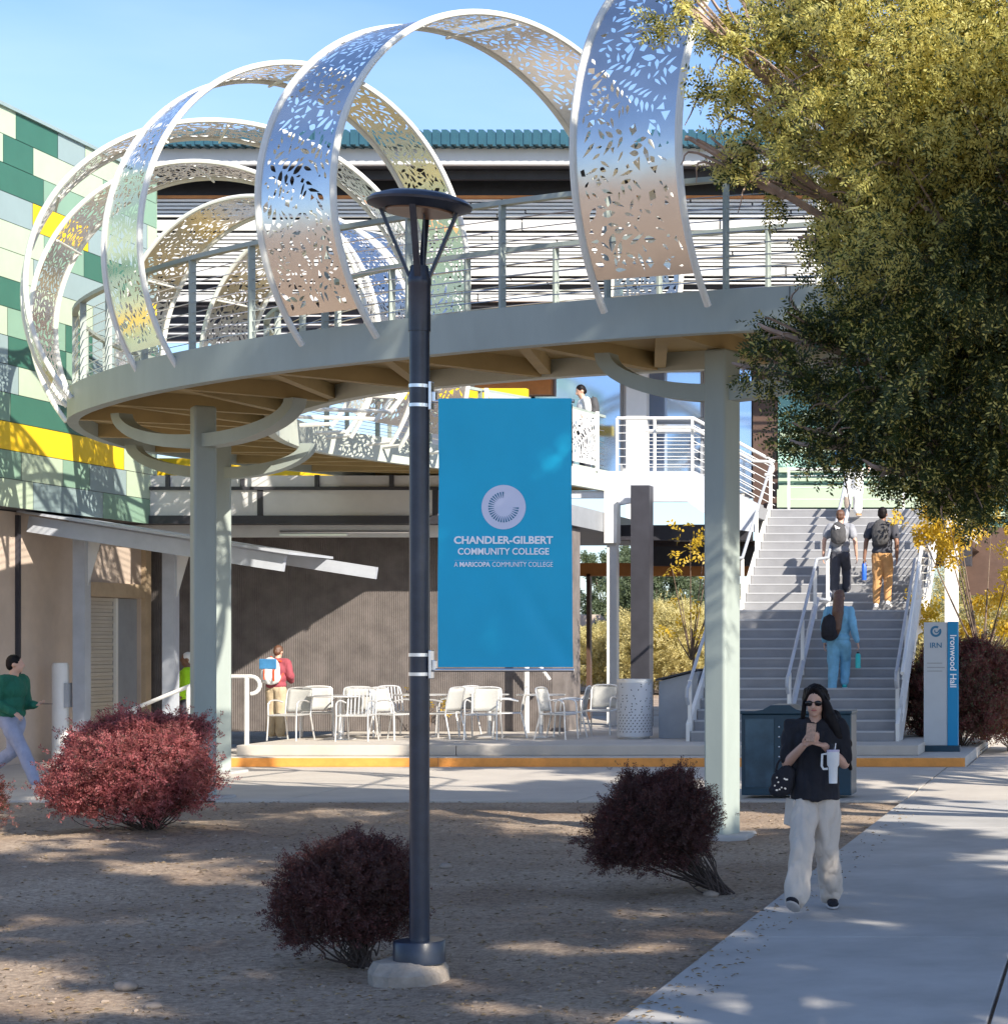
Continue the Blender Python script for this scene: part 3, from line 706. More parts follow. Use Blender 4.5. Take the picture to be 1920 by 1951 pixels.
mb = MB(); mb.box(-17.55, -17.50, 36.96, 37.04, .013, 2.74); LB(mb).build('mullion', M['white'], lb)
mb = MB(); mb.box(-24, -16.95, 24, 37.5, 10.2, 10.26); LB(mb).build('parapet_cap', M['bluegrey'], lb)
# white pillar dispenser against that wall
wp = empty('bottle_filler', 'white standing water bottle filler against the beige wall at far left', 'water station', (-17.15, 34.3, 0))
mb = MB(); mb.lathe([(.001, 0), (.13, 0), (.13, 1.58), (.11, 1.63), (.001, 1.63)], n=20); mb.build('body', M['white'], wp, smooth=True)
mb = MB(); mb.box(.10, .15, -.09, .09, .9, 1.3); mb.build('spout_recess', M['grey2'], wp)
# sloping shade canopy on grey posts
cn = empty('shade_canopy', 'sloping grey metal shade canopy on posts in front of the beige wall', 'canopy', (-15, 34, 0))
def CN(mb): return loc(mb, cn)
zc = lambda x: 3.24 + (-13.3 - x) * .155 - .0
mb = MB(); mb.bar((-17.35, 33.7, zc(-17.35)), (-13.25, 33.7, zc(-13.25)), .09, .26); CN(mb).build('front_beam', M['grey2'], cn)
mb = MB(); mb.bar((-17.45, 35.2, zc(-17.45)+.04), (-12.3, 35.2, zc(-12.3)+.04), .09, .20); CN(mb).build('rear_beam', M['grey2'], cn)
mb = MB()
mb.add([(-17.45, 33.5, zc(-17.45)+.16), (-13.1, 33.5, zc(-13.1)+.16), (-13.1, 35.4, zc(-13.1)+.16), (-17.45, 35.4, zc(-17.45)+.16),
        (-17.45, 33.5, zc(-17.45)+.2), (-13.1, 33.5, zc(-13.1)+.2), (-13.1, 35.4, zc(-13.1)+.2), (-17.45, 35.4, zc(-17.45)+.2)],
       [(3,2,1,0),(4,5,6,7),(0,1,5,4),(1,2,6,5),(2,3,7,6),(3,0,4,7)])
CN(mb).build('roof_sheet', M['grey2'], cn)
for x, y in ((-16.85, 34.4), (-15.75, 35.2)):
    mb = MB(); mb.bar((x, y, 0), (x, y, zc(x)-.1), .2, .2); CN(mb).build('post', M['grey2'], cn)
    mb = MB(); mb.add([(x+.1, y, zc(x)-.1), (x+.32, y, zc(x)-.14), (x+.1, y, zc(x)-.9)], [(0, 1, 2)]); mb.add([(x+.1, y+.02, zc(x)-.1), (x+.32, y+.02, zc(x)-.14), (x+.1, y+.02, zc(x)-.9)], [(2, 1, 0)]); CN(mb).build('gusset', M['white'], cn)
# patio handrail
ph = empty('patio_handrail', 'white tubular handrail with curled ends behind the left columns', 'handrail', (-14.5, 33.6, 0))
mb = MB(); c1 = [(-15.85 - .12*math.sin(a), 33.6, .80-.12 + .12*math.cos(a)) for a in [R(x) for x in range(190, -1, -25)]]
c2 = [(-13.75 + .14*math.sin(a), 33.6, 1.42-.14+.14*math.cos(a)) for a in [R(x) for x in range(0, 200, 20)]]
mb.tube(c1 + [(-14.7, 33.6, 1.28), (-14.3, 33.6, 1.42)] + c2, .032, 10); loc(mb, ph).build('rail', M['white'], ph, smooth=True)
for x, z0, z1 in ((-15.6, 0, .92), (-13.82, .33, 1.4), (-14.75, 0, 1.25)):
    mb = MB(); mb.tube([(x, 33.6, z0), (x, 33.6, z1)], .038, 10); loc(mb, ph).build('post', M['white'], ph, smooth=True)

# ------------------------------------------------------------------ north building behind the walkway
nb = empty('library_building', 'two storey building behind the walkway with teal roof and white louvres', 'building', (-15, 44, 0))
def NB(mb): return loc(mb, nb)
XL, XR = -30, 9
# lower level: deck-edge beams and dark block wall
mb = MB(); mb.box(-24, -10.15, 38.4, 38.9, .33, 4.1); mb.box(-10.15, -10.0, 38.4, 39.6, .33, 4.1); NB(mb).build('block_wall', M['blockdark'], nb)
rb = MB()
for i in range(330):
    x = -23 + i*.039
    if x < -10.2: rb.box(x, x+.02, 38.385, 38.4, .34, 4.08)
NB(rb).build('wall_ribs', M['blockdark'], nb)
mb = MB(); mb.box(-23, -10.2, 37.2, 37.3, 4.72, 4.92); NB(mb).build('upstand_panels', M['offwhite'], nb)
mb = MB(); mb.box(-23, -9.9, 37.18, 37.35, 4.21, 4.66); NB(mb).build('fascia_panels', M['offwhite'], nb)
mb = MB(); mb.box(-23, -9.9, 37.14, 38.0, 4.66, 4.72); mb.box(-23, -9.9, 37.12, 38.0, 4.06, 4.205)
for i in range(10):
    mb.box(-22.0 + i*1.32, -21.93 + i*1.32, 37.15, 37.2, 4.72, 4.93)
for i in range(4): mb.box(-21.3 + i*3.1, -21.2 + i*3.1, 37.165, 37.18, 4.21, 4.66)
NB(mb).build('fascia_trim', M['dark'], nb)
mb = MB(); mb.box(-23, -9.9, 37.45, 37.6, 3.84, 4.055); NB(mb).build('lower_beam', M['offwhite'], nb)
mb = MB(); mb.box(-23, -9.9, 37.6, 47, 4.12, 4.5); mb.box(-23, -9.9, 37.62, 38.39, 4.0, 4.1); NB(mb).build('floor_slab', M['grey'], nb)
mb = MB(); mb.box(-23, -13.6, 38.6, 38.8, 4.95, 5.35); NB(mb).build('yellow_band', M['yellow'], nb)
mb = MB(); mb.box(-15, -12.05, 43.3, 43.5, 6.95, 7.2); NB(mb).build('yellow_band', M['yellow'], nb)
mb = MB(); mb.box(-14.2, -12.5, 46.9, 47.1, 7.5, 8.0); NB(mb).build('timber_panel', M['wood'], nb)
mb = MB(); mb.tube([(-14.8, 37.44, 3.93), (-12.5, 37.44, 3.93)], .03, 8); mb.box(-14.8, -13.6, 37.4, 37.45, 3.86, 3.90); NB(mb).build('service_pipe', M['silver'], nb)
# passage under the upper storey
mb = MB(); mb.box(-9.95, -2.9, 43.6, 44.1, 3.55, 3.95); mb.box(-9.95, -7.2, 41.9, 42.2, 4.0, 4.3); NB(mb).build('dark_beam', M['dark'], nb)
mb = MB(); mb.box(-11.5, -6.9, 44.0, 44.3, 3.35, 3.62); NB(mb).build('timber_fascia', M['wood'], nb)
mb = MB(); mb.box(-11.45, -11.2, 44.0, 44.2, .2, 3.4); mb.box(-10.98, -10.9, 44.0, 44.15, .2, 3.4); NB(mb).build('window_frame', M['brown'], nb)
mb = MB(); mb.bar((-9.76, 41.2, .33), (-9.76, 41.2, 4.6), .19, .22); mb.bar((-9.76, 41.15, 3.9), (-9.76, 41.15, 4.95), .25, .3); NB(mb).build('white_column', M['white'], nb)
mb = MB(); mb.bar((-9.1, 40.8, .33), (-9.1, 40.8, 5.0), .36, .36); NB(mb).build('shade_dark_column', M['dark'], nb)  # base colour darkened to carry the shade on this column
mb = MB(); mb.box(-9.0, -7.4, 42.6, 43.5, 4.05, 4.35); NB(mb).build('white_duct', M['offwhite'], nb)
mb = MB(); mb.box(-9.95, -2.9, 44.2, 50, 3.96, 4.1); NB(mb).build('soffit', M['brown'], nb)
mb = MB(); mb.box(-3.2, 4, 46.5, 46.9, 3.0, 4.5); NB(mb).build('brown_spandrel', M['brown'], nb)
# middle level facade
mb = MB(); mb.box(-16, -8.0, 47.2, 47.4, 5.2, 9.5); NB(mb).build('middle_wall', M['offwhite'], nb)
for x0_, x1_, z0_, z1_ in ((-13.6, -11.0, 5.35, 8.4), (-10.55, -9.2, 7.0, 8.4), (-10.55, -9.2, 5.35, 6.85), (-9.0, -8.1, 5.35, 6.6), (-12.9, -12.1, 5.35, 6.9), (-9.0, -8.1, 6.75, 8.4)):
    mb = MB(); mb.box(x0_, x1_, 47.14, 47.19, z0_, z1_); f_ = NB(mb).build('window', M['glass'], nb)
    mb = MB(); mb.box(x0_-.05, x0_, 47.1, 47.195, z0_, z1_); mb.box(x1_, x1_+.05, 47.1, 47.195, z0_, z1_); mb.box(x0_-.05, x1_+.05, 47.1, 47.195, z1_, z1_+.06)
    q = NB(mb).build('frame', M['grey'], f_)
mb = MB(); mb.bar((-10.4, 46.2, 4.6), (-10.4, 46.2, 9.2), .44, .3); NB(mb).build('white_column', M['white'], nb)
mb = MB(); mb.box(-17, -9.3, 44.5, 47.2, 8.35, 8.5); mb.box(-9.3, -6.9, 44.5, 47.2, 8.35, 8.5); NB(mb).build('timber_soffit', M['wood'], nb)
mb = MB(); mb.box(-8.0, -7.45, 47.0, 47.3, 4.6, 9.5); NB(mb).build('brown_pier', M['brown'], nb)
mb = MB(); mb.box(-8.42, -8.02, 46.9, 46.95, 5.3, 8.1); NB(mb).build('blue_glass_door', M['glass'], nb)
mb = MB(); mb.box(-7.44, 5, 47.0, 47.2, 4.5, 9.4); NB(mb).build('teal_glass_wall', M['tealglass'], nb)
mb = MB()
for z, x0_, x1_ in ((7.65, -7.4, -6.0), (7.3, -6.3, -4.5), (6.95, -6.9, 3), (6.55, -7.4, -5.5), (6.2, -7.4, 3), (5.75, -7.4, 3), (5.35, -7.4, 3), (4.75, -7.4, 3), (8.3, -7.4, 3)):
    mb.box(x0_, x1_, 46.85, 46.98, z, z+.11)
mb.box(-7.4, 3, 46.8, 46.9, 5.55, 5.62); NB(mb).build('pale_louvres', M['palegreen'], nb)
mb = MB(); mb.box(-7.40, -3.0, 46.6, 46.7, 4.95, 5.35); NB(mb).build('pale_sill_panel', M['palegreen'], nb)
# upper level: louvres, soffit, roof
mb = MB(); mb.box(XL, XR, 45.4, 45.7, 8.5, 12.0); NB(mb).build('upper_wall', M['dark'], nb)
lv = MB(); rg = random.Random(3)
z = 9.72
rows = []
for z in np.arange(11.86, 11.46, -.085): rows.append((z, .052))
rows.append((11.22, .22))
for z in np.arange(11.10, 10.40, -.085): rows.append((z, .05))
rows.append((10.2, .17))
for z in np.arange(10.1, 9.95, -.085): rows.append((z, .03))
for z in (9.86, 9.80): rows.append((z, .018))
rows.append((9.62, .14))
for z, h in rows:
    z = 2 + (z-2)*.9534
    x = XL
    while x < XR:
        l_ = rg.uniform(3, 7)
        lv.box(x, min(XR, x+l_-.04), 44.95 + rg.uniform(0, .03), 45.07, z, z+h); x += l_
NB(lv).build('louvres', M['white'], nb)
for q, (z, col_) in enumerate(((9.3, 0), (9.1, 0), (8.9, 0), (8.7, 0))):
    mb = MB(); z = 2+(z-2)*.9534; mb.box(XL, XR, 45.1, 45.15, z, z+.03); NB(mb).build('thin_louvre', M['offwhite'], nb)
mb = MB(); mb.box(XL, XR, 44.0, 44.15, 11.98, 12.32); NB(mb).build('roof_fascia', M['offwhite'], nb)
mb = MB(); mb.box(XL, XR, 44.16, 45.9, 12.0, 12.1); mb.box(XL, XR, 44.6, 44.75, 11.80, 11.99); NB(mb).build('roof_soffit', M['dark'], nb)
mb = MB(); mb.box(XL, XR, 44.9, 45.0, 11.46, 11.52); NB(mb).build('brown_trim', M['wood'], nb)
mb = MB(); x = -20.0
while x < XR:                                      # corrugated roof edge
    mb.box(x, x+.11, 43.7, 50, 12.33, 12.64); mb.box(x+.11, x+.19, 43.72, 50, 12.30, 12.57); x += .19
NB(mb).build('corrugated_roof', M['teal_roof'], nb)
mb = MB(); mb.bar((-15.6, 43.9, 11.2), (-13.9, 44.8, 10.7), .08, .16); NB(mb).build('brace', M['wood'], nb)
# pale courtyard wall and arch beyond, right
yb = empty('far_white_building', 'low pale building beyond the yellow tree at the right edge', 'building', (0, 95, 0))
mb = MB(); mb.box(-12, 30, 95, 100, 0, 2.9); loc(mb, yb).build('wall', M['white'], yb)
mb = MB(); mb.box(-12.2, 30, 94.6, 100.2, 2.9, 3.2); loc(mb, yb).build('roof_edge', M['beige'], yb)
mb = MB(); mb.box(-32, -16.5, 82, 82.4, 0, 3.0); o = mb.build('garden_wall', M['beige'], bevel=.02); tag(o, 'low tan garden wall seen far off through the passage beside the columns', 'wall')
# ------------------------------------------------------------------ plants
def leaf_mesh(name, P, D, N_, l, wd, m, pairs=4, seed=0, spread=1.0, curl=.25):
    """sprigs: P points, D directions; each sprig carries pairs of leaflets; one mesh through numpy"""
    r_ = np.random.RandomState(seed); n = len(P)
    D = D / np.linalg.norm(D, axis=1)[:, None]
    rv = r_.normal(size=(n, 3)); S_ = np.cross(D, rv); S_ /= np.linalg.norm(S_, axis=1)[:, None]; U_ = np.cross(D, S_)
    vs = []
    for k_ in range(pairs):
        for sd_ in (-1, 1):
            base = P + D * (l * spread * (k_ + .5 + .2*sd_))[..., None] if np.ndim(l) else P + D * (l*spread*(k_+.5+.2*sd_))
            dr = D*.55 + S_*sd_*.85 + U_*r_.uniform(-curl, curl, (n, 1)); dr /= np.linalg.norm(dr, axis=1)[:, None]
            sc_ = r_.uniform(.7, 1.25, (n, 1)); sidev = np.cross(dr, U_ + r_.normal(size=(n, 3))*.35); sidev /= np.linalg.norm(sidev, axis=1)[:, None]
            L_ = dr*l*sc_; Wv = sidev*wd*sc_
            vs.append(np.stack([base, base + L_*.5 + Wv*.5, base + L_, base + L_*.5 - Wv*.5], 1))
    V = np.concatenate(vs, 0).reshape(-1, 3); nf = len(V)//4
    me = bpy.data.meshes.new(name); me.vertices.add(len(V)); me.vertices.foreach_set('co', V.ravel().astype(np.float32))
    me.loops.add(nf*4); me.loops.foreach_set('vertex_index', np.arange(nf*4, dtype=np.int32))
    me.polygons.add(nf); me.polygons.foreach_set('loop_start', np.arange(0, nf*4, 4, dtype=np.int32))
    ms = m if isinstance(m, list) else [m]
    for x in ms: me.materials.append(x)
    if len(ms) > 1: me.polygons.foreach_set('material_index', r_.choice(len(ms), nf, p=[.8] + [.2/(len(ms)-1)]*(len(ms)-1)).astype(np.int32))
    me.update(calc_edges=True); me.validate(); return me
def put(name, me, parent=None, loc_=(0,0,0)):
    o = bpy.data.objects.new(name, me); col.objects.link(o); o.location = loc_
    if parent: o.parent = parent
    return o
def clusters(cs, per, seed, droop=.5, thin=None):
    """cs: list of (centre, radii); returns sprig points and directions, clumped on sub-branches"""
    r_ = np.random.RandomState(seed); P = []; D = []
    for c, rad in cs:
        vol = rad[0]*rad[1]*rad[2]; n = int(per * vol ** (2/3) * (thin(c) if thin else 1)); nb = max(5, int(n/48))
        b = r_.normal(size=(nb, 3)); b /= np.linalg.norm(b, axis=1)[:, None]; b *= r_.uniform(.35, 1.12, (nb, 1)) ** .7
        idx = r_.randint(0, nb, n); t = r_.uniform(.55, 1.25, (n, 1))
        q = b[idx]*t + r_.normal(size=(n, 3))*.075
        P.append(np.array(c) + q*np.array(rad)); d = b[idx] + r_.normal(size=(n, 3))*.6; d[:, 2] -= droop; D.append(d)
    return np.concatenate(P), np.concatenate(D)
def limb(mb, pts, r0, r1, n=7):
    pts = catmull(pts, 4); k_ = len(pts)
    mb.tube(pts, [r0 + (r1-r0)*i/(k_-1) for i in range(k_)], n)
# the big tree at upper right, in front of the stairs
CS = []
def cl(px, py, Y, r, ry=1.0): CS.append(((WX(px, Y), Y, WZ(py, Y)), (r*Y/F, r*Y/F*1.5, r*Y/F*ry)))
for a in ((1330, 30, 14.2, 90), (1420, 110, 14.4, 105), (1560, 80, 14.6, 150), (1740, 90, 14.6, 230), (1930, 80, 15, 240), (1560, 210, 14.2, 150), (1720, 260, 14, 190), (1900, 270, 14, 220),
          (2090, 260, 14.6, 240), (1360, 290, 14.2, 62), (1470, 300, 14.4, 75), (1680, 400, 14.2, 100), (1790, 430, 13.8, 180), (1960, 460, 13.8, 210), (1720, 560, 14.2, 130), (1850, 600, 14, 190),
          (2030, 620, 14.2, 210), (1575, 660, 14.6, 105), (1500, 640, 14.4, 60), (1450, 705, 14.4, 62, .55), (1700, 730, 14.4, 170), (1880, 770, 14.4, 180), (1600, 780, 14.4, 115), (1560, 850, 14.3, 50, .6), (1740, 860, 14.2, 90),
          (1830, 880, 14.4, 110), (1950, 860, 14.6, 130), (1700, 895, 14.2, 48), (1790, 935, 14.3, 42), (1890, 925, 14.6, 52), (1690, 330, 15.2, 120), (1950, 200, 16.2, 260), (1780, 480, 16, 240), (1860, 700, 16, 220), (1440, 215, 14.3, 95), (1575, 470, 14.4, 45)): cl(*a[:4], *(a[4:] if len(a) > 4 else ()))
tr = empty('feathery_tree', 'large feathery leaved tree hanging into the upper right corner, sunlit on top', 'tree', (-0.2, 15.2, 0))
P, D = clusters(CS, 3700, 3, .5, lambda c: min(1.0, max(.38, .38 + (c[0]/c[1] + .17)*5)))
keep = ~((P[:, 2] < 4.3) & (np.random.RandomState(1).rand(len(P)) < .12)); P = P[keep]; D = D[keep]
off0 = np.array(tr.location)
up_ = P[:, 2] + .35*np.sin(P[:, 0]*3) + np.random.RandomState(5).normal(size=len(P))*.28 > 4.75  # splits the crown by height into painted sunlit and shaded leaf tones
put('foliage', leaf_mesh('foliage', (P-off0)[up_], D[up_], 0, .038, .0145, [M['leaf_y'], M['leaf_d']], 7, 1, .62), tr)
put('shaded_foliage', leaf_mesh('shaded_foliage', (P-off0)[~up_], D[~up_], 0, .037, .014, [M['leaf_d'], M['leaf_y']], 7, 2, .62), tr)
mb = MB(); limb(mb, [(.6, .2, 0), (.4, .1, 1.6), (.1, 0, 2.9), (-.2, 0, 3.6)], .2, .13, 10)
for c, rad in CS[::1]:
    q = Vector(c) - Vector(off0); mid = Vector((q.x*.4, q.y*.4, 3.3 + (q.z-3.3)*.55))
    limb(mb, [(-.15, 0, 3.2), mid, q, q + Vector((-.2, 0, rad[2]*.4))], .05, .008, 5)
    r_ = np.random.RandomState(int(abs(c[0])*1000) + 1)
    for z_ in range(7):
        e_ = q + Vector(r_.normal(size=3))*rad[0]*.62; limb(mb, [mid.lerp(q, .7), q.lerp(e_, .5) + Vector((0, 0, .04)), e_], .016, .003, 4)
limb(mb, [(-.5, -.3, 3.4), (-1.0, -.7, 4.3), (-1.1, -.9, 5.1), (-1.35, -1.0, 5.9)], .085, .03, 8)
loc_b = mb.build('branches', M['treebark'], tr, smooth=True)
# shade trees out of view on the right: their crowns dapple the ground, the fascia and the lower stairs
sh = None
def crown(c, rad, seed, per, m, l=.06, wd=.03, pairs=4):
    r_ = np.random.RandomState(seed); cs = []
    for i in range(29):
        d = r_.normal(size=3); d /= np.linalg.norm(d); d *= r_.uniform(.2, .98); k_ = r_.uniform(.15, .27)
        cs.append((tuple(d*np.array(rad)), (rad[0]*k_, rad[1]*k_, rad[2]*k_*1.1)))
    P, D = clusters(cs, per, seed, .3)
    return leaf_mesh('crown', P, D, 0, l, wd, m, pairs, seed, .6)
CM = []
def dense_crown(c, rad, seed, per, m, l, wd):
    P, D = clusters([(c, rad)], per, seed, .3); return leaf_mesh('crown', P, D, 0, l, wd, m, 4, seed, .6)
CM = [crown((0, 0, 0), (3.0, 3.0, 1.7), 31, 900, M['leaf_d'], .11, .05), crown((0, 0, 0), (3.1, 2.6, 1.5), 32, 850, M['leaf_d'], .12, .05), dense_crown((0, 0, 0), (3.0, 2.8, 1.8), 33, 2600, M['leaf_d'], .11, .05)]
def shade_tree(tx, ty, crowns, lab):
    t = empty('shade_tree', lab, 'tree', (tx, ty, 0), 0, 'shade trees along the right side of the path')
    tm = MB(); z0 = min(c[2] for c in crowns)*.55; limb(tm, [(0, 0, 0), (.1, .05, z0*.5), (0, 0, z0)], .22, .15, 10)
    for i, (x, y, z, s_, v_) in enumerate(crowns):
        q = Vector((x-tx, y-ty, z)); limb(tm, [(0, 0, z0*.95), Vector((q.x*.45, q.y*.45, z0+(z-z0)*.5)), q], .12, .03, 7)
        o = put('crown', CM[v_], t, q); o.scale = (s_, s_, s_); o.rotation_euler = (0, 0, i*1.3 + tx)
    tm.build('trunk', M['bark'], t, smooth=True)
shade_tree(2.4, 7, [(.4, 8.6, 7.4, .95, 0), (3.6, 6.6, 7.4, 1.0, 1), (5.2, 3, 6.5, 1.0, 0), (6.5, 8.5, 7.2, 1, 1), (8.0, 4.8, 7.6, 1.0, 0), (7.6, 1.5, 7.0, .9, 1)], 'tall shade tree beside the path near the camera, out of the picture')
shade_tree(2.6, 13.5, [(-.6, 13.6, 9.6, .85, 0), (6, 12.5, 7.2, .95, 1), (4.3, 9.9, 7.5, .72, 2)], 'tall shade tree beside the path, second from the camera, out of the picture')
shade_tree(4.2, 19.5, [(4.2, 19.5, 6.6, .75, 0), (-2.2, 15.8, 10.6, .62, 1), (1.6, 14.2, 10.4, .65, 1), (5.5, 15.5, 10.2, 1.0, 0), (-4.6, 17.2, 11.2, .7, 0)], 'spreading shade tree right of the path level with the right column')
shade_tree(3.6, 24.5, [(1.2, 24.2, 8.4, .85, 0), (3.6, 25.6, 6.6, .9, 1), (.6, 29.6, 6.3, .9, 2), (1.2, 31.6, 6.2, .85, 2), (2.4, 25.8, 6.9, .9, 2), (2.6, 28.8, 6.2, .9, 2)], 'unseen tree added right of the path to shade the lower stairs')  # added out of view, dense crowns placed to shade lower stairs and patio
# bushes
def bush(cx, cy, rx, ry, h, per, m, lab, seed, lean=0.0, base=(0, 0), l=.02, wd=.008, lift=.18, twigs=70, grp=None, shape=None, ground=0.0, zr=None):
    t = empty('bush', lab, 'bush', (cx, cy, ground), 0, grp)
    r_ = np.random.RandomState(seed)
    n = per; d = r_.normal(size=(n, 3)); d /= np.linalg.norm(d, axis=1)[:, None]; d[:, 2] = np.where(d[:, 2] < -.75, -d[:, 2], d[:, 2])
    rr = r_.uniform(.0, 1, n) ** .28
    lump = np.array([1 + .26*noise.noise(Vector(x)*1.7 + Vector((seed, 0, 0))) + .20*noise.noise(Vector(x)*4.5 + Vector((seed, 4, 0))) + .12*noise.noise(Vector(x)*10 + Vector((seed, 9, 0))) for x in d])
    spike = 1 + (r_.rand(n) < .14)*r_.uniform(0, .22, n)
    q = d * (rr*lump*spike)[:, None]
    zc_ = lift*h + (h*(1-lift))/2; hz = h*(1-lift)/2
    P = q*np.array([rx, ry, hz]) + np.array([0, 0, zc_]); P[:, 0] += lean*(P[:, 2]/h - .5)
    D = d*.8 + r_.normal(size=(n, 3))*.55 + np.array([0, 0, .5])
    put('foliage', leaf_mesh('foliage', P, D, 0, l, wd, m, 5, seed, .55, .5), t)
    tw = MB(); B = Vector((base[0], base[1], 0))
    for i in range(twigs):
        e_ = Vector(P[r_.randint(n)]); 
        mid = B.lerp(e_, .5) + Vector(r_.normal(size=3))*.05; mid.z = max(.03, mid.z - .04)
        m2_ = mid.lerp(e_, .5) + Vector(r_.normal(size=3))*.04; limb(tw, [B + Vector((r_.uniform(-.09, .09), r_.uniform(-.06, .06), -.02)), B.lerp(mid, .5) + Vector(r_.normal(size=3))*.03, mid, m2_, e_], .008, .0018, 4)
    limb(tw, [B + Vector((0, 0, -.03)), B.lerp(Vector((0, 0, zc_)), .3), Vector((0, 0, zc_))], .03, .015, 6)
    tw.build('twigs', M['twig'], t); return t
bush(-10.1, 21.7, .76, .70, 1.24, 15000, [M['leaf_pink'], M['leaf_rose'], M['leaf_maroon']], 'crimson pink rounded bush in front of the left column', 41, .28, (.2, 0), .030, .012, .02)
bush(-4.74, 13.0, .40, .40, .76, 11000, [M['leaf_maroon'], M['leaf_rose']], 'dark maroon bush tight against the left of the black lamp post', 42, .10, (.1, 0), .020, .0075, .04, 50)
bush(-3.66, 16.75, .47, .46, .92, 12500, [M['leaf_maroon'], M['leaf_rose']], 'dark maroon bush leaning left from a bare crooked trunk by the path', 43, .16, (.58, -.05), .021, .0078, .07, 40)
bush(-11.52, 20.9, .42, .45, .8, 5000, [M['leaf_rose'], M['leaf_pink']], 'orange pink bush cut off by the left edge of the picture', 44, 0, (0, 0), .026, .010, .1)
bush(-2.62, 36.6, .95, .7, 1.95, 14000, [M['leaf_rose'], M['leaf_maroon'], M['leaf_ge']], 'tall rust red hedge bush behind the building name sign', 45, .1, (0, 0), .045, .018, .02, 30, ground=.012)
bush(-1.75, 37.6, .75, .7, 1.75, 9000, [M['leaf_rose'], M['leaf_ge'], M['leaf_gold']], 'rust and green bush right of the hedge at the right edge', 46, 0, (0, 0), .045, .018, .02, 30, ground=.012)
# yellow leaved young trees near the stairs
def small_tree(x, y, z, h, pts, m, lab, seed, per=900, l=.10, wd=.07, name='young_tree', cat='tree', rr=.5, trunk=.05, grp=None, pairs=3, droop=.3):
    t = empty(name, lab, cat, (x, y, z), 0, grp); r_ = random.Random(seed); tm = MB()
    limb(tm, [(0, 0, 0), (.05, 0, h*.3), (0, .05, h*.5)], trunk, trunk*.7, 7); cs = []
    for i in range(pts):
        a = r_.uniform(0, 6.28); rad = r_.uniform(.25, 1)*rr; e_ = Vector((math.cos(a)*rad, math.sin(a)*rad, h*r_.uniform(.45, 1.0)))
        limb(tm, [(0, 0, h*.35), e_*.55 + Vector((0, 0, h*.15)), e_], trunk*.5, .006, 5); k_ = r_.uniform(.7, 1.2)*rr*.34; cs.append((tuple(e_), (k_, k_, k_*.75)))
    P, D = clusters(cs, per, seed, droop); put('crown', leaf_mesh('crown', P, D, 0, l, wd, m, pairs, seed, .8), t)
    tm.build('trunk', M['bark'], t, smooth=True); return t
small_tree(-2.35, 38.6, .012, 4.2, 15, M['leaf_gold'], 'young tree with sparse bright yellow leaves behind the sign', 51, 330, .10, .055, rr=1.35)
small_tree(-7.55, 37.8, .33, 3.75, 10, M['leaf_gold'], 'yellow leaved young tree half hidden by the right column', 52, 220, .09, .05, rr=.8, trunk=.03)
small_tree(-11.2, 40.8, .33, .9, 6, M['leaf_gold'], 'small yellow green shrub at the foot of the block wall behind the chairs', 53, 500, .06, .03, 'shrub', 'shrub', rr=.4, trunk=.015)
small_tree(-12.35, 38.0, .33, .75, 6, [M['leaf_gold'], M['leaf_ge']], 'yellow leaved shrub by the ribbed wall left of the lamp post', 54, 500, .06, .03, 'shrub', 'shrub', rr=.35, trunk=.015)
# far trees and scrub seen under the building and at right
fr = [(-17.5, 80, 4.9, 1.9, 'leaf_ge', 'tall grey green tree seen through the gap left of the white column'), (-15.9, 86, 4.6, 1.0, 'leaf_ge', 'slim dark tree far off between the two passage columns'),
      (-19.9, 84, 5.4, 1.6, 'leaf_ge', 'feathery tree far off through the passage window'), (-17.9, 88, 4.9, .9, 'leaf_ge', 'narrow upright tree on the skyline behind the olive scrub')]
for i, (x, y, h, r_, m, lab) in enumerate(fr):
    small_tree(x, y, 0, h, 18, M[m], lab, 60+i, 900, .13, .06, 'background_tree', 'tree', rr=r_, trunk=.12, grp='trees beyond the passage')
for i, (x, y, rx, h, lab) in enumerate(((-15.9, 77, 2.2, 3.3, 'huge pale yellow olive bush glowing behind the passage'), (-18.9, 79, 2.2, 2.5, 'olive bush behind the garden wall left of the white column'), (-12.2, 79, 2.6, 3.4, 'olive bush partly hidden by the right column'))):
    bush(x, y, rx, 1.2, h, 9000, M['leaf_o'], lab, 70+i, 0, (0, 0), .10, .035, .0, 24, 'olive scrub beyond the passage')
for i, (x, y, rx, h, lab) in enumerate(((-5.0, 80, 2.4, 5.0, 'olive green bush in the yard behind the yellow tree'), (-2.2, 84, 2.6, 4.6, 'low green bush in the yard at the right edge'), (-6.2, 76, 1.3, 2.6, 'small green bush beside the tan wall behind the sign'))):
    bush(x, y, rx, 1.2, h, 6000, [M['leaf_o'], M['leaf_ge']], lab, 80+i, 0, (0, 0), .09, .035, .0, 24, 'bushes in the yard at right')
# ------------------------------------------------------------------ lamp and banner
lx, ly = WX(799, 12.5), 12.5
lp = empty('street_lamp', 'tall black lamp post with a flat disc head in the middle foreground', 'street lamp', (lx, ly, 0))
mb = MB()
vs = []; rg = random.Random(2)
mb.lathe([(.001, -.1), (.25, -.1), (.24, .03), (.20, .085), (.16, .10), (.001, .10)], n=14)
mb.v = [(v[0]*(1 + .30*noise.noise(Vector(v)*5)) - .05, v[1]*(1 + .22*noise.noise(Vector(v)*4 + Vector((3, 0, 0)))), v[2]*(1+.3*noise.noise(Vector(v)*6)) if v[2] < .099 else v[2]) for v in mb.v]
mb.build('concrete_footing', M['footing'], lp)
mb = MB(); mb.lathe([(.001, .08), (.150, .08), (.150, .205), (.144, .213), (.07, .213), (.001, .213)], n=32); mb.build('base_collar', M['lampm'], lp, smooth=True)
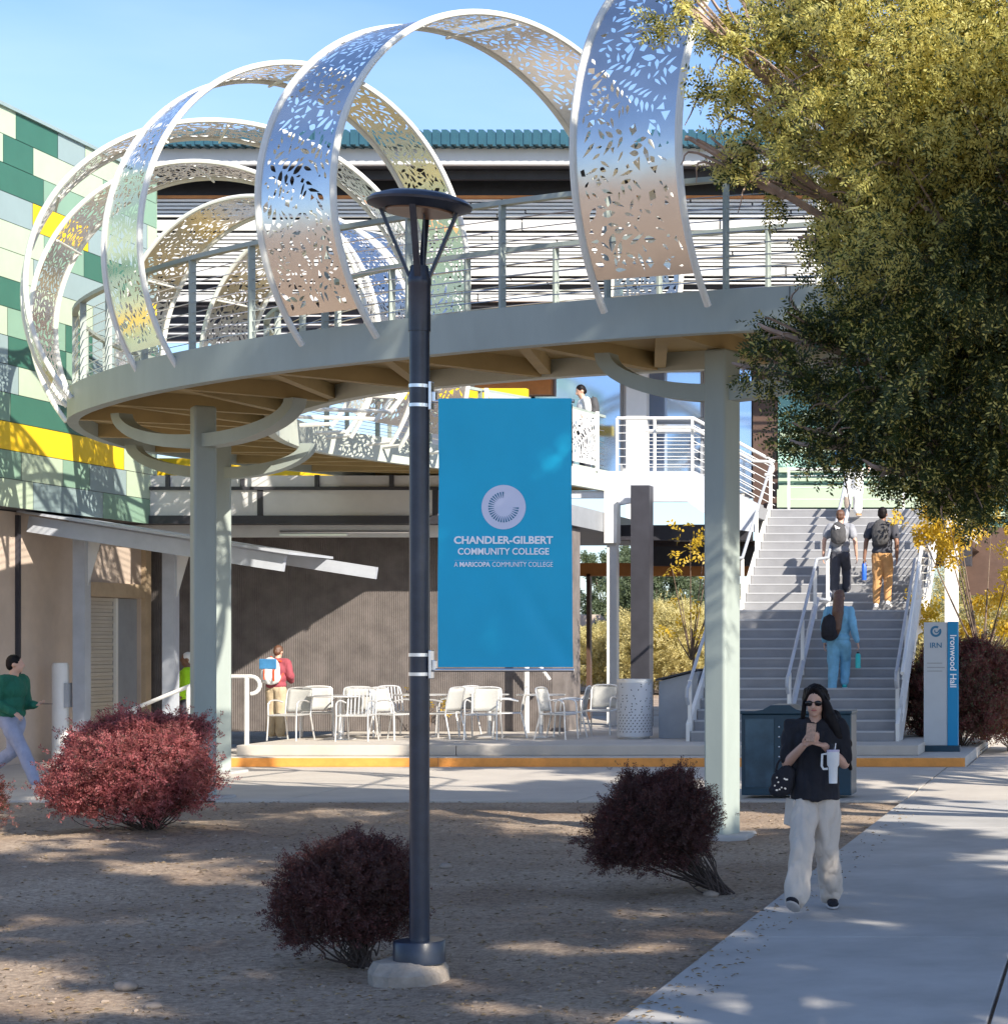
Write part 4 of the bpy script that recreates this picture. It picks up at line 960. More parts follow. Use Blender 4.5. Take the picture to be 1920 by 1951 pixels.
mb = MB(); mb.lathe([(.058, .2), (.058, 3.86), (.001, 3.86)], n=32)
mb.lathe([(.064, 3.84), (.064, 4.11), (.068, 4.12), (.068, 4.15), (.064, 4.16), (.05, 4.23), (.034, 4.235), (.001, 4.235)], n=32)
mb.build('pole', M['lampm'], lp, smooth=True)
for k_ in range(4):
    a = R(8) + k_*R(90); d = Vector((math.cos(a), math.sin(a), 0)); mb = MB()
    mb.bar(d*.055 + Vector((0, 0, 4.16)), d*.222 + Vector((0, 0, 4.565)), .036, .018, up=Vector((-d.y, d.x, 0)).cross(Vector((0, 0, 1)))); mb.build('arm', M['lampm'], lp)
for k_ in range(2):
    mb = MB(); mb.tube([(.02*(k_*2-1), .02, 4.2), (.028*(k_*2-1), .0, 4.56)], .0055, 6); mb.build('rod', M['lampm'], lp)
mb = MB(); mb.lathe([(.001, 4.565), (.205, 4.56), (.215, 4.552), (.298, 4.585), (.302, 4.600), (.275, 4.625), (.20, 4.652), (.12, 4.662), (.001, 4.664)], n=64)
o = mb.build('disc_head', M['lampm'], lp, smooth=True); o.rotation_euler = (0, R(1.6), 0); o.location = (-.128, 0, 0)
mb = MB(); mb.lathe([(.001, 4.545), (.190, 4.545), (.192, 4.556)], n=48); o = mb.build('diffuser', mat('diffuser', (.20, .12, .08), .35), lp, smooth=True); o.rotation_euler = (0, R(1.6), 0); o.location = (-.128, 0, 0)
bn = empty('college_banner', 'bright blue college banner hanging from the lamp post', 'banner', (WX(965, 12.5), 12.46, 1.84))
BWd, BH = (1092-839)/320, (1270-759)/320
def cloth_y(x, z): return .018*noise.noise(Vector((x*2.6, z*1.4, 1.7))) + .006*noise.noise(Vector((x*7 + z*2, z*3, 4))) + .018*math.exp(-((x*.9 + (z-.35)*.55 - .16)/.06)**2)*max(0, 1-z/.75)
def drape(o, gap):
    for v in o.data.vertices:
        x, z = v.co.x + o.location.x, v.co.z + o.location.z; v.co.y = cloth_y(x, z) - gap + (v.co.y if abs(v.co.y) < .002 else 0)
    o.location.y = 0; return o
mb = MB(); nx_, nz_ = 40, 80
for th in (0, .003):
    o_ = len(mb.v)
    for j in range(nz_+1):
        for i in range(nx_+1):
            x = -BWd/2 + BWd*i/nx_; z = BH*j/nz_
            y = cloth_y(x, z)
            xx = x*(1 + .010*(1-j/nz_)*(1 if x > 0 else -.2))
            mb.v.append((xx, y + th, z))
    for j in range(nz_):
        for i in range(nx_):
            a = o_ + j*(nx_+1)+i; mb.f.append((a, a+1, a+nx_+2, a+nx_+1) if th == 0 else (a, a+nx_+1, a+nx_+2, a+1)); mb.mi.append(0)
mb.build('cloth', M['banner'], bn, smooth=True, fix=False)
yb_ = -.030
def bz(py): return (1270-py)/320
def bx(px): return (px-965)/320
mb = MB(); nC = 48; cz_ = bz(966); cx_ = bx(963)
mb.add([(cx_, yb_, cz_)] + [(cx_+.132*j/8*math.cos(6.2832*i/nC), yb_, cz_+.132*j/8*math.sin(6.2832*i/nC)) for j in range(1, 9) for i in range(nC)], [(0, 1+(i+1) % nC, 1+i) for i in range(nC)] + [(1+j*nC+i, 1+j*nC+(i+1) % nC, 1+(j+1)*nC+(i+1) % nC, 1+(j+1)*nC+i) for j in range(7) for i in range(nC)])
disc_ = mb.build('emblem_disc', mat('emblem', (.60, .64, .80), .6), bn, fix=False)
mb = MB()
for i in range(26):
    a = R(92 + i*(356-92)/25); w0, w1 = R(.8), R(3.1); r0_, r1x = .055, .091
    mb.add([(cx_+r0_*math.cos(a-w0), yb_-.002, cz_+r0_*math.sin(a-w0)), (cx_+r1x*math.cos(a-w1), yb_-.002, cz_+r1x*math.sin(a-w1)), (cx_+r1x*math.cos(a+w1), yb_-.002, cz_+r1x*math.sin(a+w1)), (cx_+r0_*math.cos(a+w0), yb_-.002, cz_+r0_*math.sin(a+w0))], [(0, 1, 2, 3)])
drape(disc_, .0025); drape(mb.build('emblem_rays', mat('emblem_ray', (.02, .17, .30), .6), bn, fix=False), .004)
text_mesh('CHANDLER-GILBERT', 188/320, 15/320, M['ink'], bn, (bx(963), yb_, bz(1036)), offset=.030)
text_mesh('COMMUNITY COLLEGE', 173/320, 13/320, M['ink'], bn, (bx(963), yb_, bz(1056.5)), offset=.018)
mb = MB()
for i in range(24): x0 = bx(870) + i*186/320/24; x1 = x0 + 186/320/24; mb.add([(x0, 0, bz(1067.4)), (x1, 0, bz(1067.4)), (x1, 0, bz(1066.6)), (x0, 0, bz(1066.6))], [(0, 1, 2, 3)])
drape(mb.build('rule_line', mat('line', (.25, .5, .7), .6), bn, fix=False), .0035)
text_mesh('A', 7/320, 9.5/320, M['ink'], bn, (bx(873.5), yb_, bz(1079.5)))
text_mesh('MARICOPA', 58/320, 9.5/320, M['ink'], bn, (bx(909.5), yb_, bz(1079.5)), offset=.022)
text_mesh('COMMUNITY COLLEGE', 114/320, 9.5/320, M['ink'], bn, (bx(999.5), yb_, bz(1079.5)))
for o in [x for x in bpy.data.objects if x.parent == bn and x.name.startswith('lettering')]: drape(o, .0035)
bk = empty('banner_bracket', 'silver clamps holding the blue banner to the lamp post, upper pair', 'bracket', (lx, ly, 3.45), 0, 'banner clamps on the lamp post')
def bracket(root, flip):
    for dz in (-.052, .063):
        q = MB(); q.lathe([(.0585, -.010), (.063, -.010), (.063, .010), (.0585, .010)], (0, 0, dz), 24); q.build('strap', M['silver'], root, smooth=True)
    q = MB(); q.box(.06, .078, -.03, .03, -.08, .09); q.box(.078, .10, -.018, .018, -.03, .03); q.build('plate', M['silver'], root, bevel=.004)
    z_ = -.028 if not flip else .028
    q = MB(); q.tube([(.08, 0, z_), (.125, -.02, z_), (.135 + BWd, -.02, z_)], .011, 10); q.build('banner_rod', M['silver'], root, smooth=True)
bracket(bk, 0)
bk2 = empty('banner_bracket', 'silver clamps holding the blue banner to the lamp post, lower pair', 'bracket', (lx, ly, 1.85), 0, 'banner clamps on the lamp post'); bracket(bk2, 0)
# ------------------------------------------------------------------ building name sign
sg = empty('name_sign', 'grey and blue upright building sign reading Ironwood Hall', 'sign', (WX(1793, 34.6), 34.6, .165))
mb = MB(); mb.box(-.31, .31, -.1, .1, 0, .10); mb.build('plinth', M['bin'], sg)
mb = MB(); mb.box(-.285, .105, -.07, .07, .10, 2.13); mb.build('grey_panel', M['signgrey'], sg, bevel=.006)
mb = MB(); mb.box(.107, .28, -.085, .085, .10, 2.14); mb.build('blue_panel', M['signblue'], sg, bevel=.006)
mb = MB(); vs = []; fs = []; nC = 40
for i in range(nC+1):
    a = R(60) + R(330)*i/nC
    for r_ in (.055, .092): vs.append((-.085 + r_*math.cos(a), -.0735, 1.98 + r_*math.sin(a)))
mb.add(vs, [(2*i, 2*i+1, 2*i+3, 2*i+2) for i in range(nC)])
mb.add([(-.085 + r_*math.cos(R(a)) + .012, -.0735, 1.98 + r_*math.sin(R(a)) + .008) for a, r_ in [(x, .040) for x in range(150, 400, 25)] + [(x, .022) for x in range(375, 140, -25)]], [tuple(range(20))])
mb.build('logo', M['ink2'], sg, fix=False)
text_mesh('IRN', .19, .085, M['ink2'], sg, (-.085, -.0735, 1.71), offset=.01)
text_mesh('Ironwood Hall', .86, .105, M['ink'], sg, (.15, -.0885, 1.49), rot90=True, offset=.015)
for z in (1.45, 1.38, 1.32):
    q = MB(); q.box(-.23, .02 if z != 1.38 else .06, -.0735, -.071, z, z+.014); q.build('small_text_line', M['inkgrey'], sg)
# ------------------------------------------------------------------ recycling station
rc = empty('recycling_station', 'dark teal recycling bin cabinet behind the walking woman', 'recycling bin', (WX(1516, 26.3), 26.6, .012))
mb = MB(); mb.box(-.69, .69, -.27, .27, .04, 1.06); mb.build('cabinet', M['bin'], rc, bevel=.012)
mb = MB()
prof = [(-.70, 1.06), (-.70, 1.10), (-.52, 1.10), (-.42, 1.115), (-.32, 1.175), (-.08, 1.175), (0, 1.12), (.08, 1.10), (.70, 1.10), (.70, 1.06)]
n_ = len(prof); mb.add([(x, -.30, z) for x, z in prof] + [(x, .30, z) for x, z in prof], [tuple(range(n_)), tuple(range(n_, 2*n_))[::-1]] + [(i, (i+1) % n_, n_+(i+1) % n_, n_+i) for i in range(n_)])
mb.build('lid', M['bin'], rc, bevel=.01)
mb = MB(); mb.box(-.64, -.28, -.285, -.272, .14, 1.0); mb.build('poster_panel', M['binpanel'], rc)
mb = MB(); mb.box(-.17, .22, -.283, -.272, .22, .82); mb.build('pale_panel', M['signgrey'], rc)
for i in range(4):
    mb = MB(); mb.ell((-.215, -.28, .90 - i*.125), (.012, .008, .012), 6); mb.build('bolt', M['silver'], rc)
text_mesh('ETL', .10, .055, M['ink'], rc, (-.10, -.276, .87), offset=.01)
# ------------------------------------------------------------------ patio furniture
def bent(mb, pts, r, n=8, k=4): mb.tube(catmull(pts, k), r, n)
def make_chair(kind, label):
    t = empty('patio_chair', label, 'chair', (0, 0, .33), 0, 'metal armchairs on the patio')
    for s_ in (-1, 1):
        q = MB(); bent(q, [(s_*.27, -.25, 0), (s_*.26, -.23, .35), (s_*.265, -.22, .58), (s_*.265, -.16, .655), (s_*.265, .0, .665), (s_*.25, .17, .63)], .0135); q.build('front_leg', M['alu'], t, smooth=True)
        q = MB(); q.tube([(s_*.25, .31, 0), (s_*.235, .21, .43)], .0135, 8); q.build('rear_leg', M['alu'], t, smooth=True)
    q = MB(); q.tube([(-.26, -.23, .42), (.26, -.23, .42)], .012, 8); q.tube([(-.235, .21, .43), (.235, .21, .43)], .012, 8)
    for s_ in (-1, 1): q.tube([(s_*.255, -.23, .42), (s_*.235, .21, .43)], .012, 8)
    q.build('seat_frame', M['alu'], t, smooth=True)
    q = MB(); q.box(-.235, .235, -.22, .20, .425, .437); q.build('seat', M['mesh_grey'] if kind == 'mesh' else M['alu'], t, bevel=.004)
    q = MB(); bent(q, [(-.235, .21, .40), (-.238, .24, .62), (-.235, .285, .80), (-.19, .30, .86), (0, .305, .875), (.19, .30, .86), (.235, .285, .80), (.238, .24, .62), (.235, .21, .40)], .0135); q.build('back_frame', M['alu'], t, smooth=True)
    q = MB()
    if kind == 'mesh':
        vs = []; fs = []
        for j in range(7):
            for i in range(9):
                x = -.225+.45*i/8; z = .47 + .385*j/6; vs.append((x, .215 + (z-.43)*.19 + .03*(1-(x/.225)**2), z))
        fs = [(j*9+i, j*9+i+1, j*9+i+10, j*9+i+9) for j in range(6) for i in range(8)]
        q.add(vs, fs); o = q.build('backrest', M['mesh_grey'], t, smooth=True); sd_ = o.modifiers.new('s', 'SOLIDIFY'); sd_.thickness = .006
    else:
        for i in range(7):
            x = -.19 + i*.0633
            q.bar((x, .225 + .02, .44), (x*1.02, .30 + .01*(1-(x/.2)**2), .865), .024, .006, up=(0, 1, 0))
        q.build('backrest', M['alu'], t)
    return t
chairs = [ # px, Y, heading, kind, label
    (553, 35.0, 180-12, 'mesh', 'grey mesh backed patio chair farthest left, next to the student with the backpack'),
    (604, 36.0, 200, 'mesh', 'mesh patio chair half hidden behind the leftmost round table'),
    (680, 34.8, 180, 'slat', 'slatted back patio chair turned away in front of the left round table'),
    (688, 36.2, 10, 'mesh', 'mesh patio chair on the far side of the left round table'),
    (748, 35.3, 250, 'mesh', 'patio chair seen side on just left of the lamp post'),
    (760, 36.4, 235, 'slat', 'slatted patio chair behind the one beside the lamp post'),
    (842, 35.6, 75, 'mesh', 'patio chair seen side on just right of the lamp post'),
    (872, 36.6, 60, 'mesh', 'mesh patio chair behind the chair right of the lamp post'),
    (921, 35.3, 185, 'mesh', 'mesh patio chair turned away under the bottom edge of the banner'),
    (968, 35.9, 105, 'mesh', 'patio chair at an angle in front of the white stair rail'),
    (1062, 35.4, 262, 'mesh', 'patio chair facing left, first of the pair below the banner corner'),
    (1088, 36.3, 95, 'mesh', 'patio chair behind the pair below the banner corner'),
    (1142, 37.2, 175, 'mesh', 'shaded patio chair between the white column and the waste bin')]
protos = {}
for px, Y, hd, kind, lab in chairs:
    if kind not in protos: c = protos[kind] = make_chair(kind, lab)
    else: c = copy_tree(protos[kind]); c['label'] = lab
    c.location = (WX(px, Y), Y, .33); c.rotation_euler = (0, 0, R(180 + hd))
def make_table(label, r_):
    t = empty('patio_table', label, 'table', (0, 0, .33), 0, 'pedestal tables on the patio')
    q = MB(); q.lathe([(.001, .715), (r_-.01, .715), (r_, .725), (r_, .74), (.001, .745)], n=40); q.build('table_top', M['alu'], t, smooth=True)
    q = MB(); q.lathe([(.04, .03), (.04, .71)], n=16); q.build('pedestal', M['alu'], t, smooth=True)
    q = MB(); q.lathe([(.001, 0), (.27, 0), (.27, .015), (.06, .06), (.001, .07)], n=28); q.build('base', M['alu'], t, smooth=True)
    return t
for px, Y, r_, lab in ((648, 35.4, .52, 'round metal table between the mesh and slatted chairs at left'), (800, 36.2, .45, 'round metal table hidden behind the lamp post'), (932, 36.3, .33, 'small white topped table behind the chairs below the banner'), (1030, 36.2, .42, 'metal table left of the chair pair below the banner corner')):
    t = make_table(lab, r_); t.location = (WX(px, Y), Y, .33)
wr = empty('patio_ramp_rail', 'white post and sloping rail behind the chairs below the banner', 'handrail', (WX(1003, 38), 38.0, .33))
q = MB(); q.tube([(0, 0, 0), (0, 0, 1.55)], .05, 10); q.build('post', M['white'], wr, smooth=True)
q = MB(); q.tube([(0, 0, 1.5), (.28, 0, 1.15), (.42, 0, .95)], .03, 8); q.build('rail', M['white'], wr, smooth=True)
# perforated waste bin
wb = empty('waste_bin', 'silver perforated cylindrical waste bin at the patio edge', 'waste bin', (WX(1209, 35.6), 35.6, .33))
r0_ = .295; circ = 2*math.pi*r0_; Hc = .96; rg = random.Random(9); holes = []
z = .10
for j in range(19):
    zz = .08 + j*.047; dens = 26 if j < 7 else int(24 - (j-7)*1.3)
    for i in range(dens):
        if j >= 7 and rg.random() < .25 + (j-7)*.02: continue
        s_ = circ*(i + (.5 if j % 2 else 0))/dens + (rg.uniform(-.02, .02) if j >= 7 else 0); a = R(35) if j < 7 else rg.uniform(0, 6.28)
        if .03 < s_ < circ-.03: holes.append((s_, zz + (rg.uniform(-.008, .008) if j >= 7 else 0), a))
vs = []; fs = []; H2 = []
for s_, zz, a in holes:
    if any((s_-q_[0])**2 + (zz-q_[1])**2 < .034**2 for q_ in H2): continue
    H2.append((s_, zz)); i0 = len(vs); vs += [Vector((s_ + math.cos(a)*u*.0165 - math.sin(a)*v*.009, zz + math.sin(a)*u*.0165 + math.cos(a)*v*.009)) for u, v in ((-1, -.2), (-.3, -1), (1, -.3), (.8, .6), (-.2, 1))]; fs.append([i0+k_ for k_ in range(5)])
for i in range(73):
    for j in range(9): vs.append(Vector((circ*i/72, Hc*j/8)))
V, E, Fc, ov, oe, of = delaunay_2d_cdt(vs, [], fs, 0, 1e-5)
mb = MB(); mb.add([(r0_*math.cos(v.x/r0_ + R(90)), r0_*math.sin(v.x/r0_ + R(90)), v.y + .045) for v in V], [f for f, q_ in zip(Fc, of) if not q_])
o = mb.build('perforated_shell', mat('bin_silver', (.58, .60, .64), .5, .25), wb, fix=False); o.data.polygons.foreach_set('use_smooth', [True]*len(o.data.polygons))
mb = MB(); mb.lathe([(.001, 0), (.24, 0), (.25, .06), (.001, .06)], n=32); mb.build('foot', M['alu'], wb, smooth=True)
mb = MB(); mb.lathe([(.001, .07), (.27, .07), (.27, .96), (.26, .96), (.26, .1), (.001, .1)], n=32); mb.build('liner', M['dark'], wb, smooth=True)
mb = MB(); mb.lathe([(.262, .955), (.3, .955), (.3, 1.01), (.262, 1.012)], n=40); mb.build('rim', M['alu'], wb, smooth=True)
# ------------------------------------------------------------------ people
def hand(mb, W_, d, n, k=1.0, curl=35, spread=1.0, thumb=1):
    """W_ wrist, d finger direction, n palm normal (the side fingers close towards)"""
    d = Vector(d).normalized(); n = Vector(n); n = (n - d*n.dot(d)).normalized(); s_ = d.cross(n)*thumb; W_ = Vector(W_)
    for i, (o_, l0) in enumerate(((-.030, .078), (-.010, .086), (.010, .082), (.029, .066))):
        b0 = W_ + d*.012*k + s_*o_*.55*k; b1 = W_ + d*.082*k + s_*o_*k
        mb.cap(b0, b1, .0125*k, .0105*k, 8)
        p = b1; a = curl*.45; L_ = l0*k
        for j, fr_ in enumerate((.46, .31, .23)):
            dd = (d*math.cos(R(a)) + n*math.sin(R(a)) + s_*o_*1.5*spread).normalized(); q = p + dd*L_*fr_
            mb.cap(p, q, (.0088-.0008*j)*k, (.0080-.0010*j)*k, 8); p = q; a += curl
    t0 = W_ + d*.02*k - s_*.022*k; t1 = t0 + (d*.5 - s_*.75 + n*.35).normalized()*.036*k; t2 = t1 + (d*.85 - s_*.2 + n*.5).normalized()*.032*k; t3 = t2 + (d*.9 + n*.6).normalized()*.024*k
    mb.cap(t0, t1, .013*k, .011*k, 8); mb.cap(t1, t2, .0105*k, .009*k, 8); mb.cap(t2, t3, .009*k, .0075*k, 8)
def person(label, loc_, rz, H, P, mats_, vox=.013, female=False, group=None, detail=False):
    t = empty('person', label, 'person', loc_, rz, group); u = H
    skin, top, pants, shoe, hair = mats_
    hipz = P.get('hipz', .515)*u; lean = Vector(P.get('lean', (0, 0, 0)))*u
    def T_(x, y, z):                                  # torso point, leaned
        f_ = max(0, (z*u - hipz)/(.43*u)); return Vector((x*u, y*u, z*u)) + lean*f_ + Vector((0, 0, hipz-.515*u))
    sw = .098 if female else .112
    hx = P.get('head', (0, 0, 0)); hc = T_(0, -.005, .925) + Vector(hx)*u
    hrot = Matrix.Rotation(R(P.get('yaw', 0)), 3, 'Z') @ Matrix.Rotation(R(P.get('pitch', 0)), 3, 'X')
    b = MB()
    b.ell(hc + hrot @ Vector((0, .006*u, .012*u)), (.043*u, .054*u, .055*u), 16, hrot)
    b.ell(hc + hrot @ Vector((0, -.014*u, -.022*u)), (.034*u, .038*u, .044*u), 14, hrot)
    b.ell(hc + hrot @ Vector((0, -.036*u, -.050*u)), (.016*u, .014*u, .011*u), 10, hrot)
    b.cap(hc + hrot @ Vector((0, -.047*u, .012*u)), hc + hrot @ Vector((0, -.060*u, -.012*u)), .0065*u, .0088*u, 8)
    for s_ in (-1, 1): b.ell(hc + hrot @ Vector((s_*.045*u, .006*u, -.006*u)), (.006*u, .012*u, .018*u), 8, hrot)
    b.cap(T_(0, .004, .80), hc + Vector((0, .004*u, -.035*u)), .036*u if not female else .031*u, .031*u if not female else .027*u, 12)
    b.ell(T_(0, 0, .735), (.095*u, .058*u, .095*u), 14); b.ell(T_(0, 0, .62), (.078*u, .052*u, .09*u), 14); b.ell(T_(0, 0, .53), (.09*u, .06*u, .065*u), 14)
    b.cap(T_(-sw+.02, 0, .805), T_(sw-.02, 0, .805), .034*u, .034*u, 10)
    pn = MB(); tp = MB()
    pw = P.get('pant', (.062, .048, .040)); el = P['legs']
    for s_ in (-1, 1):
        hp = Vector((s_*.050*u, 0, hipz - .01*u)); kn = Vector(el[s_][0])*u; an = Vector(el[s_][1])*u; toe = Vector(el[s_][2]).normalized()
        b.cap(hp, kn, .048*u, .032*u, 10); b.cap(kn, an, .032*u, .021*u, 10)
        if P.get('bare'): pn.cap(hp, kn, pw[0]*u, pw[1]*u, 12)
        else:
            pn.cap(hp, kn, pw[0]*u, pw[1]*u, 12); pn.cap(kn, an + (kn-an).normalized()*.018*u, pw[1]*u, pw[2]*u, 12)
        side = toe.cross(Vector((0, 0, 1))); side = side.normalized() if side.length > .1 else Vector((1, 0, 0)); dn = side.cross(toe).normalized()
        if dn.z > 0: dn = -dn
        rr = Matrix((side, toe, -dn)).transposed(); c0 = an + dn*.020*u; ft = MB(); so_ = MB()
        ft.ell(c0 + toe*.002*u, (.024*u, .032*u, .026*u), 10, rr); ft.ell(c0 + toe*.050*u + dn*.004*u, (.025*u, .050*u, .018*u), 12, rr); ft.ell(c0 + toe*.082*u + dn*.006*u, (.026*u, .028*u, .014*u), 10, rr)
        q = c0 + dn*.020*u + toe*.038*u
        so_.ell(q, (.029*u, .078*u, .0095*u), 12, rr); sho = voxel(ft, 'shoe', shoe, t, vox*.7, 3); so_.build('sole', P.get('sole', M['c_white']), sho, smooth=True)
    pn.ell(Vector((0, 0, hipz+.015*u)), (.100*u*(1.02 if female else 1), .072*u, .062*u), 14)
    ti = P.get('shirt', .014)
    tp.ell(T_(0, 0, .735), ((.100+ti)*u, (.064+ti)*u, .100*u), 14); tp.ell(T_(0, 0, .64), ((.086+ti)*u, (.058+ti)*u, .10*u), 14)
    tp.cap(T_(-sw+.02, .002, .805), T_(sw-.02, .002, .805), .046*u, .046*u, 12)
    if P.get('hem'):
        o__ = len(tp.v); tp.lathe([(.001, P['hem']*u), (1.12*u, P['hem']*u), (1.06*u, .56*u), (1.0*u, .62*u), (.96*u, .72*u), (.001, .72*u)], n=28); tp.v[o__:] = [(x*(.082+ti), y*(.062+ti), z) for x, y, z in tp.v[o__:]]
    if 0:
        tp.cap(T_(-.045, 0, .60), T_(-.05, 0, P['hem']), (.052+ti)*u, (.055+ti)*u, 12); tp.cap(T_(.045, 0, .60), T_(.05, 0, P['hem']), (.052+ti)*u, (.055+ti)*u, 12); tp.cap(T_(0, 0, .60), T_(0, 0, P['hem']), (.055+ti)*u, (.060+ti)*u, 12)
    else: tp.ell(T_(0, 0, .56), ((.090+ti)*u, (.062+ti)*u, .055*u), 14)
    for s_ in (-1, 1):
        shd = T_(s_*sw, .004, .805); eb = Vector(P['arms'][s_][0])*u; wr_ = Vector(P['arms'][s_][1])*u; fd = P['arms'][s_][2]; nn = P['arms'][s_][3]
        b.cap(shd, eb, .030*u, .024*u, 10); b.cap(eb, wr_, .0245*u, .0165*u, 10)
        hand(b, wr_, fd, nn, u*.60, P['arms'][s_][4] if len(P['arms'][s_]) > 4 else 30, thumb=s_)
        sl = P.get('sleeve', .6); sr = P.get('sr', .036)*u
        if sl <= 1: tp.cap(shd, shd.lerp(eb, sl), .044*u, sr, 12)
        else: tp.cap(shd, eb, .044*u, sr, 12); tp.cap(eb, eb.lerp(wr_, sl-1), sr, sr*.75, 12)
    voxel(b, 'body', skin, t, vox, 3)
    fo = P.get('fold', .010)
    voxel(tp, 'top', top, t, vox, 4, fo, 9, seed=H*7)
    voxel(pn, 'trousers', pants, t, vox, 4, fo, 8, seed=H*3)
    h = MB(); r3 = hrot
    if P.get('hairfn'): P['hairfn'](h, hc, r3, u)
    else:
        h.ell(hc + r3 @ Vector((0, .012*u, .020*u)), (.048*u, .055*u, .054*u), 14, r3); h.ell(hc + r3 @ Vector((0, .03*u, -.006*u)), (.042*u, .036*u, .042*u), 12, r3)
    if hair: voxel(h, 'hair', hair, t, vox*.8, 2, .004, 30)
    if detail:
        g_ = MB()
        for s_ in (-1, 1):
            c = hc + hrot @ Vector((s_*.0195*u, -.053*u, .004*u)); g_.ell(c, (.0175*u, .006*u, .0125*u), 10, hrot); g_.bar(hc + hrot @ Vector((s_*.036*u, -.047*u, .007*u)), hc + hrot @ Vector((s_*.046*u, .0*u, .004*u)), .004, .007)
        g_.bar(hc + hrot @ Vector((-.01*u, -.056*u, .009*u)), hc + hrot @ Vector((.01*u, -.056*u, .009*u)), .005, .006); g_.build('sunglasses', M['lens'], t, smooth=True)
        g_ = MB(); g_.ell(hc + hrot @ Vector((0, -.0505*u, -.0285*u)), (.0125*u, .005*u, .0042*u), 10, hrot); g_.build('lips', M['lip'], t, smooth=True)
    t['hc'] = tuple(hc); return t, hc, T_
def backpack(t, label, c, m, w_=.30, h=.44, d=.17, gr=None, strap=None, lab=None, rz=0):
    root = empty('backpack', label, 'backpack', (0, 0, 0), 0, gr)
    Mx = Matrix.Translation(t.location) @ Matrix.Rotation(t.rotation_euler.z, 4, 'Z')
    p = Mx @ Vector(c); root.location = p; root.rotation_euler = (0, 0, t.rotation_euler.z + rz)
    q = MB(); q.ell((0, .02, 0), (w_/2, d/2, h/2), 14); q.ell((0, 0, -h*.22), (w_/2*1.02, d/2*1.05, h*.27), 14); q.ell((0, 0, h*.2), (w_/2*.86, d/2*.9, h*.27), 14); q.ell((0, d*.42, -h*.12), (w_*.36, d*.22, h*.26), 12)
    voxel(q, 'bag_body', m, root, .013, 5, .008, 12)
    for s_ in (-1, 1):
        q = MB(); q.tube(catmull([(s_*w_*.30, -d*.35, -h*.40), (s_*w_*.40, -d*1.0, -h*.05), (s_*w_*.36, -d*1.15, h*.28), (s_*w_*.24, -d*.35, h*.40)], 4), .014, 6); q.build('strap', strap or m, root, smooth=True)
    q = MB(); q.tube(catmull([(-.03, -.01, h*.44), (0, -.01, h*.52), (.03, -.01, h*.44)], 4), .008, 6); q.build('handle', strap or m, root)
    return root
M['sole_pale'] = mat('sole_pale', (.55, .52, .50), .7)
# --- woman on the path
def hair_long(h, hc, r3, u):
    V_ = lambda x, y, z: hc + r3 @ Vector((x*u, y*u, z*u))
    h.ell(V_(0, .014, .022), (.050*u, .056*u, .052*u), 16, r3); h.ell(V_(0, .035, -.01), (.047*u, .038*u, .055*u), 12, r3)
    for s_ in (-1, 1):
        for k_ in range(5): h.cap(V_(s_*(.010+.008*k_), -.032+.010*k_, .064-.004*k_), V_(s_*(.046+.002*k_), -.016+.012*k_, .0), .010*u, .009*u, 8)
    h.cap(V_(-.045, -.008, .005), V_(-.052, -.014, -.055), .011*u, .012*u, 8); h.cap(V_(-.052, -.014, -.055), V_(-.062, -.018, -.115), .012*u, .007*u, 8)
    h.cap(V_(.045, -.010, .0), V_(.062, -.014, -.065), .020*u, .028*u, 10); h.cap(V_(.062, -.014, -.065), V_(.105, -.030, -.16), .030*u, .028*u, 10); h.cap(V_(.105, -.030, -.16), V_(.150, -.035, -.30), .028*u, .010*u, 10)
    h.cap(V_(.075, .01, -.07), V_(.135, .01, -.20), .030*u, .022*u, 10)
    h.cap(V_(0, .045, -.02), V_(.03, .060, -.18), .045*u, .040*u, 12); h.cap(V_(.03, .060, -.18), V_(.06, .065, -.30), .040*u, .014*u, 10)
Wy = 15.3; wx = WX(1553, Wy)
P = dict(legs={-1: ((-.052, -.125, .292), (-.078, -.165, .070), (-.15, -.9, .42)), 1: ((.050, -.0, .280), (.066, .16, .056), (.12, -1, -.10))},
         arms={-1: ((-.122, -.03, .655), (-.048, -.150, .735), (.75, -.30, .38), (.45, .1, .9), 32), 1: ((.126, -.03, .650), (.044, -.150, .735), (-.8, -.25, .28), (-.2, .3, -.9), 30)},
         shirt=.019, hem=.492, sleeve=.82, sr=.040, pant=(.060, .054, .055), pitch=14, yaw=-6, hairfn=hair_long, fold=.020, sole=M['rubber'], head=(0, -.012, 0))
P['sole'] = M['sole_pale']
wom, hc, T_ = person('woman in black t-shirt and cream trousers walking down the path with a phone', (wx, Wy, .022), R(6), 1.66, P, (M['skin'], M['c_black'], M['c_cream'], M['c_black'], M['hair_black']), .0085, True, None, True)
def at_w(c): return Matrix.Translation(wom.location) @ Matrix.Rotation(wom.rotation_euler.z, 4, 'Z') @ Vector(c)
u = 1.66
q = MB(); q.box(-.033, .033, -.006, .006, -.065, .075); o = q.build('phone', M['gold_phone'], bevel=.004); o.location = at_w((-.012*u, -.215*u, .792*u)); o.rotation_euler = (R(-20), R(4), R(6)); tag(o, 'patterned phone held in both hands by the woman on the path', 'phone')
tb = empty('tumbler', 'large white insulated tumbler with handle and straw carried by the woman', 'tumbler', at_w((.082*u, -.185*u, .575*u)))
tb.scale = (.88, .88, .88)
q = MB(); q.lathe([(.001, 0), (.034, 0), (.037, .13), (.049, .15), (.051, .255), (.001, .255)], n=24); q.build('cup', M['c_white'], tb, smooth=True)
q = MB(); q.lathe([(.001, .255), (.052, .256), (.052, .272), (.001, .275)], n=24); q.build('lid', mat('lid_lilac', (.55, .50, .66), .3), tb, smooth=True)
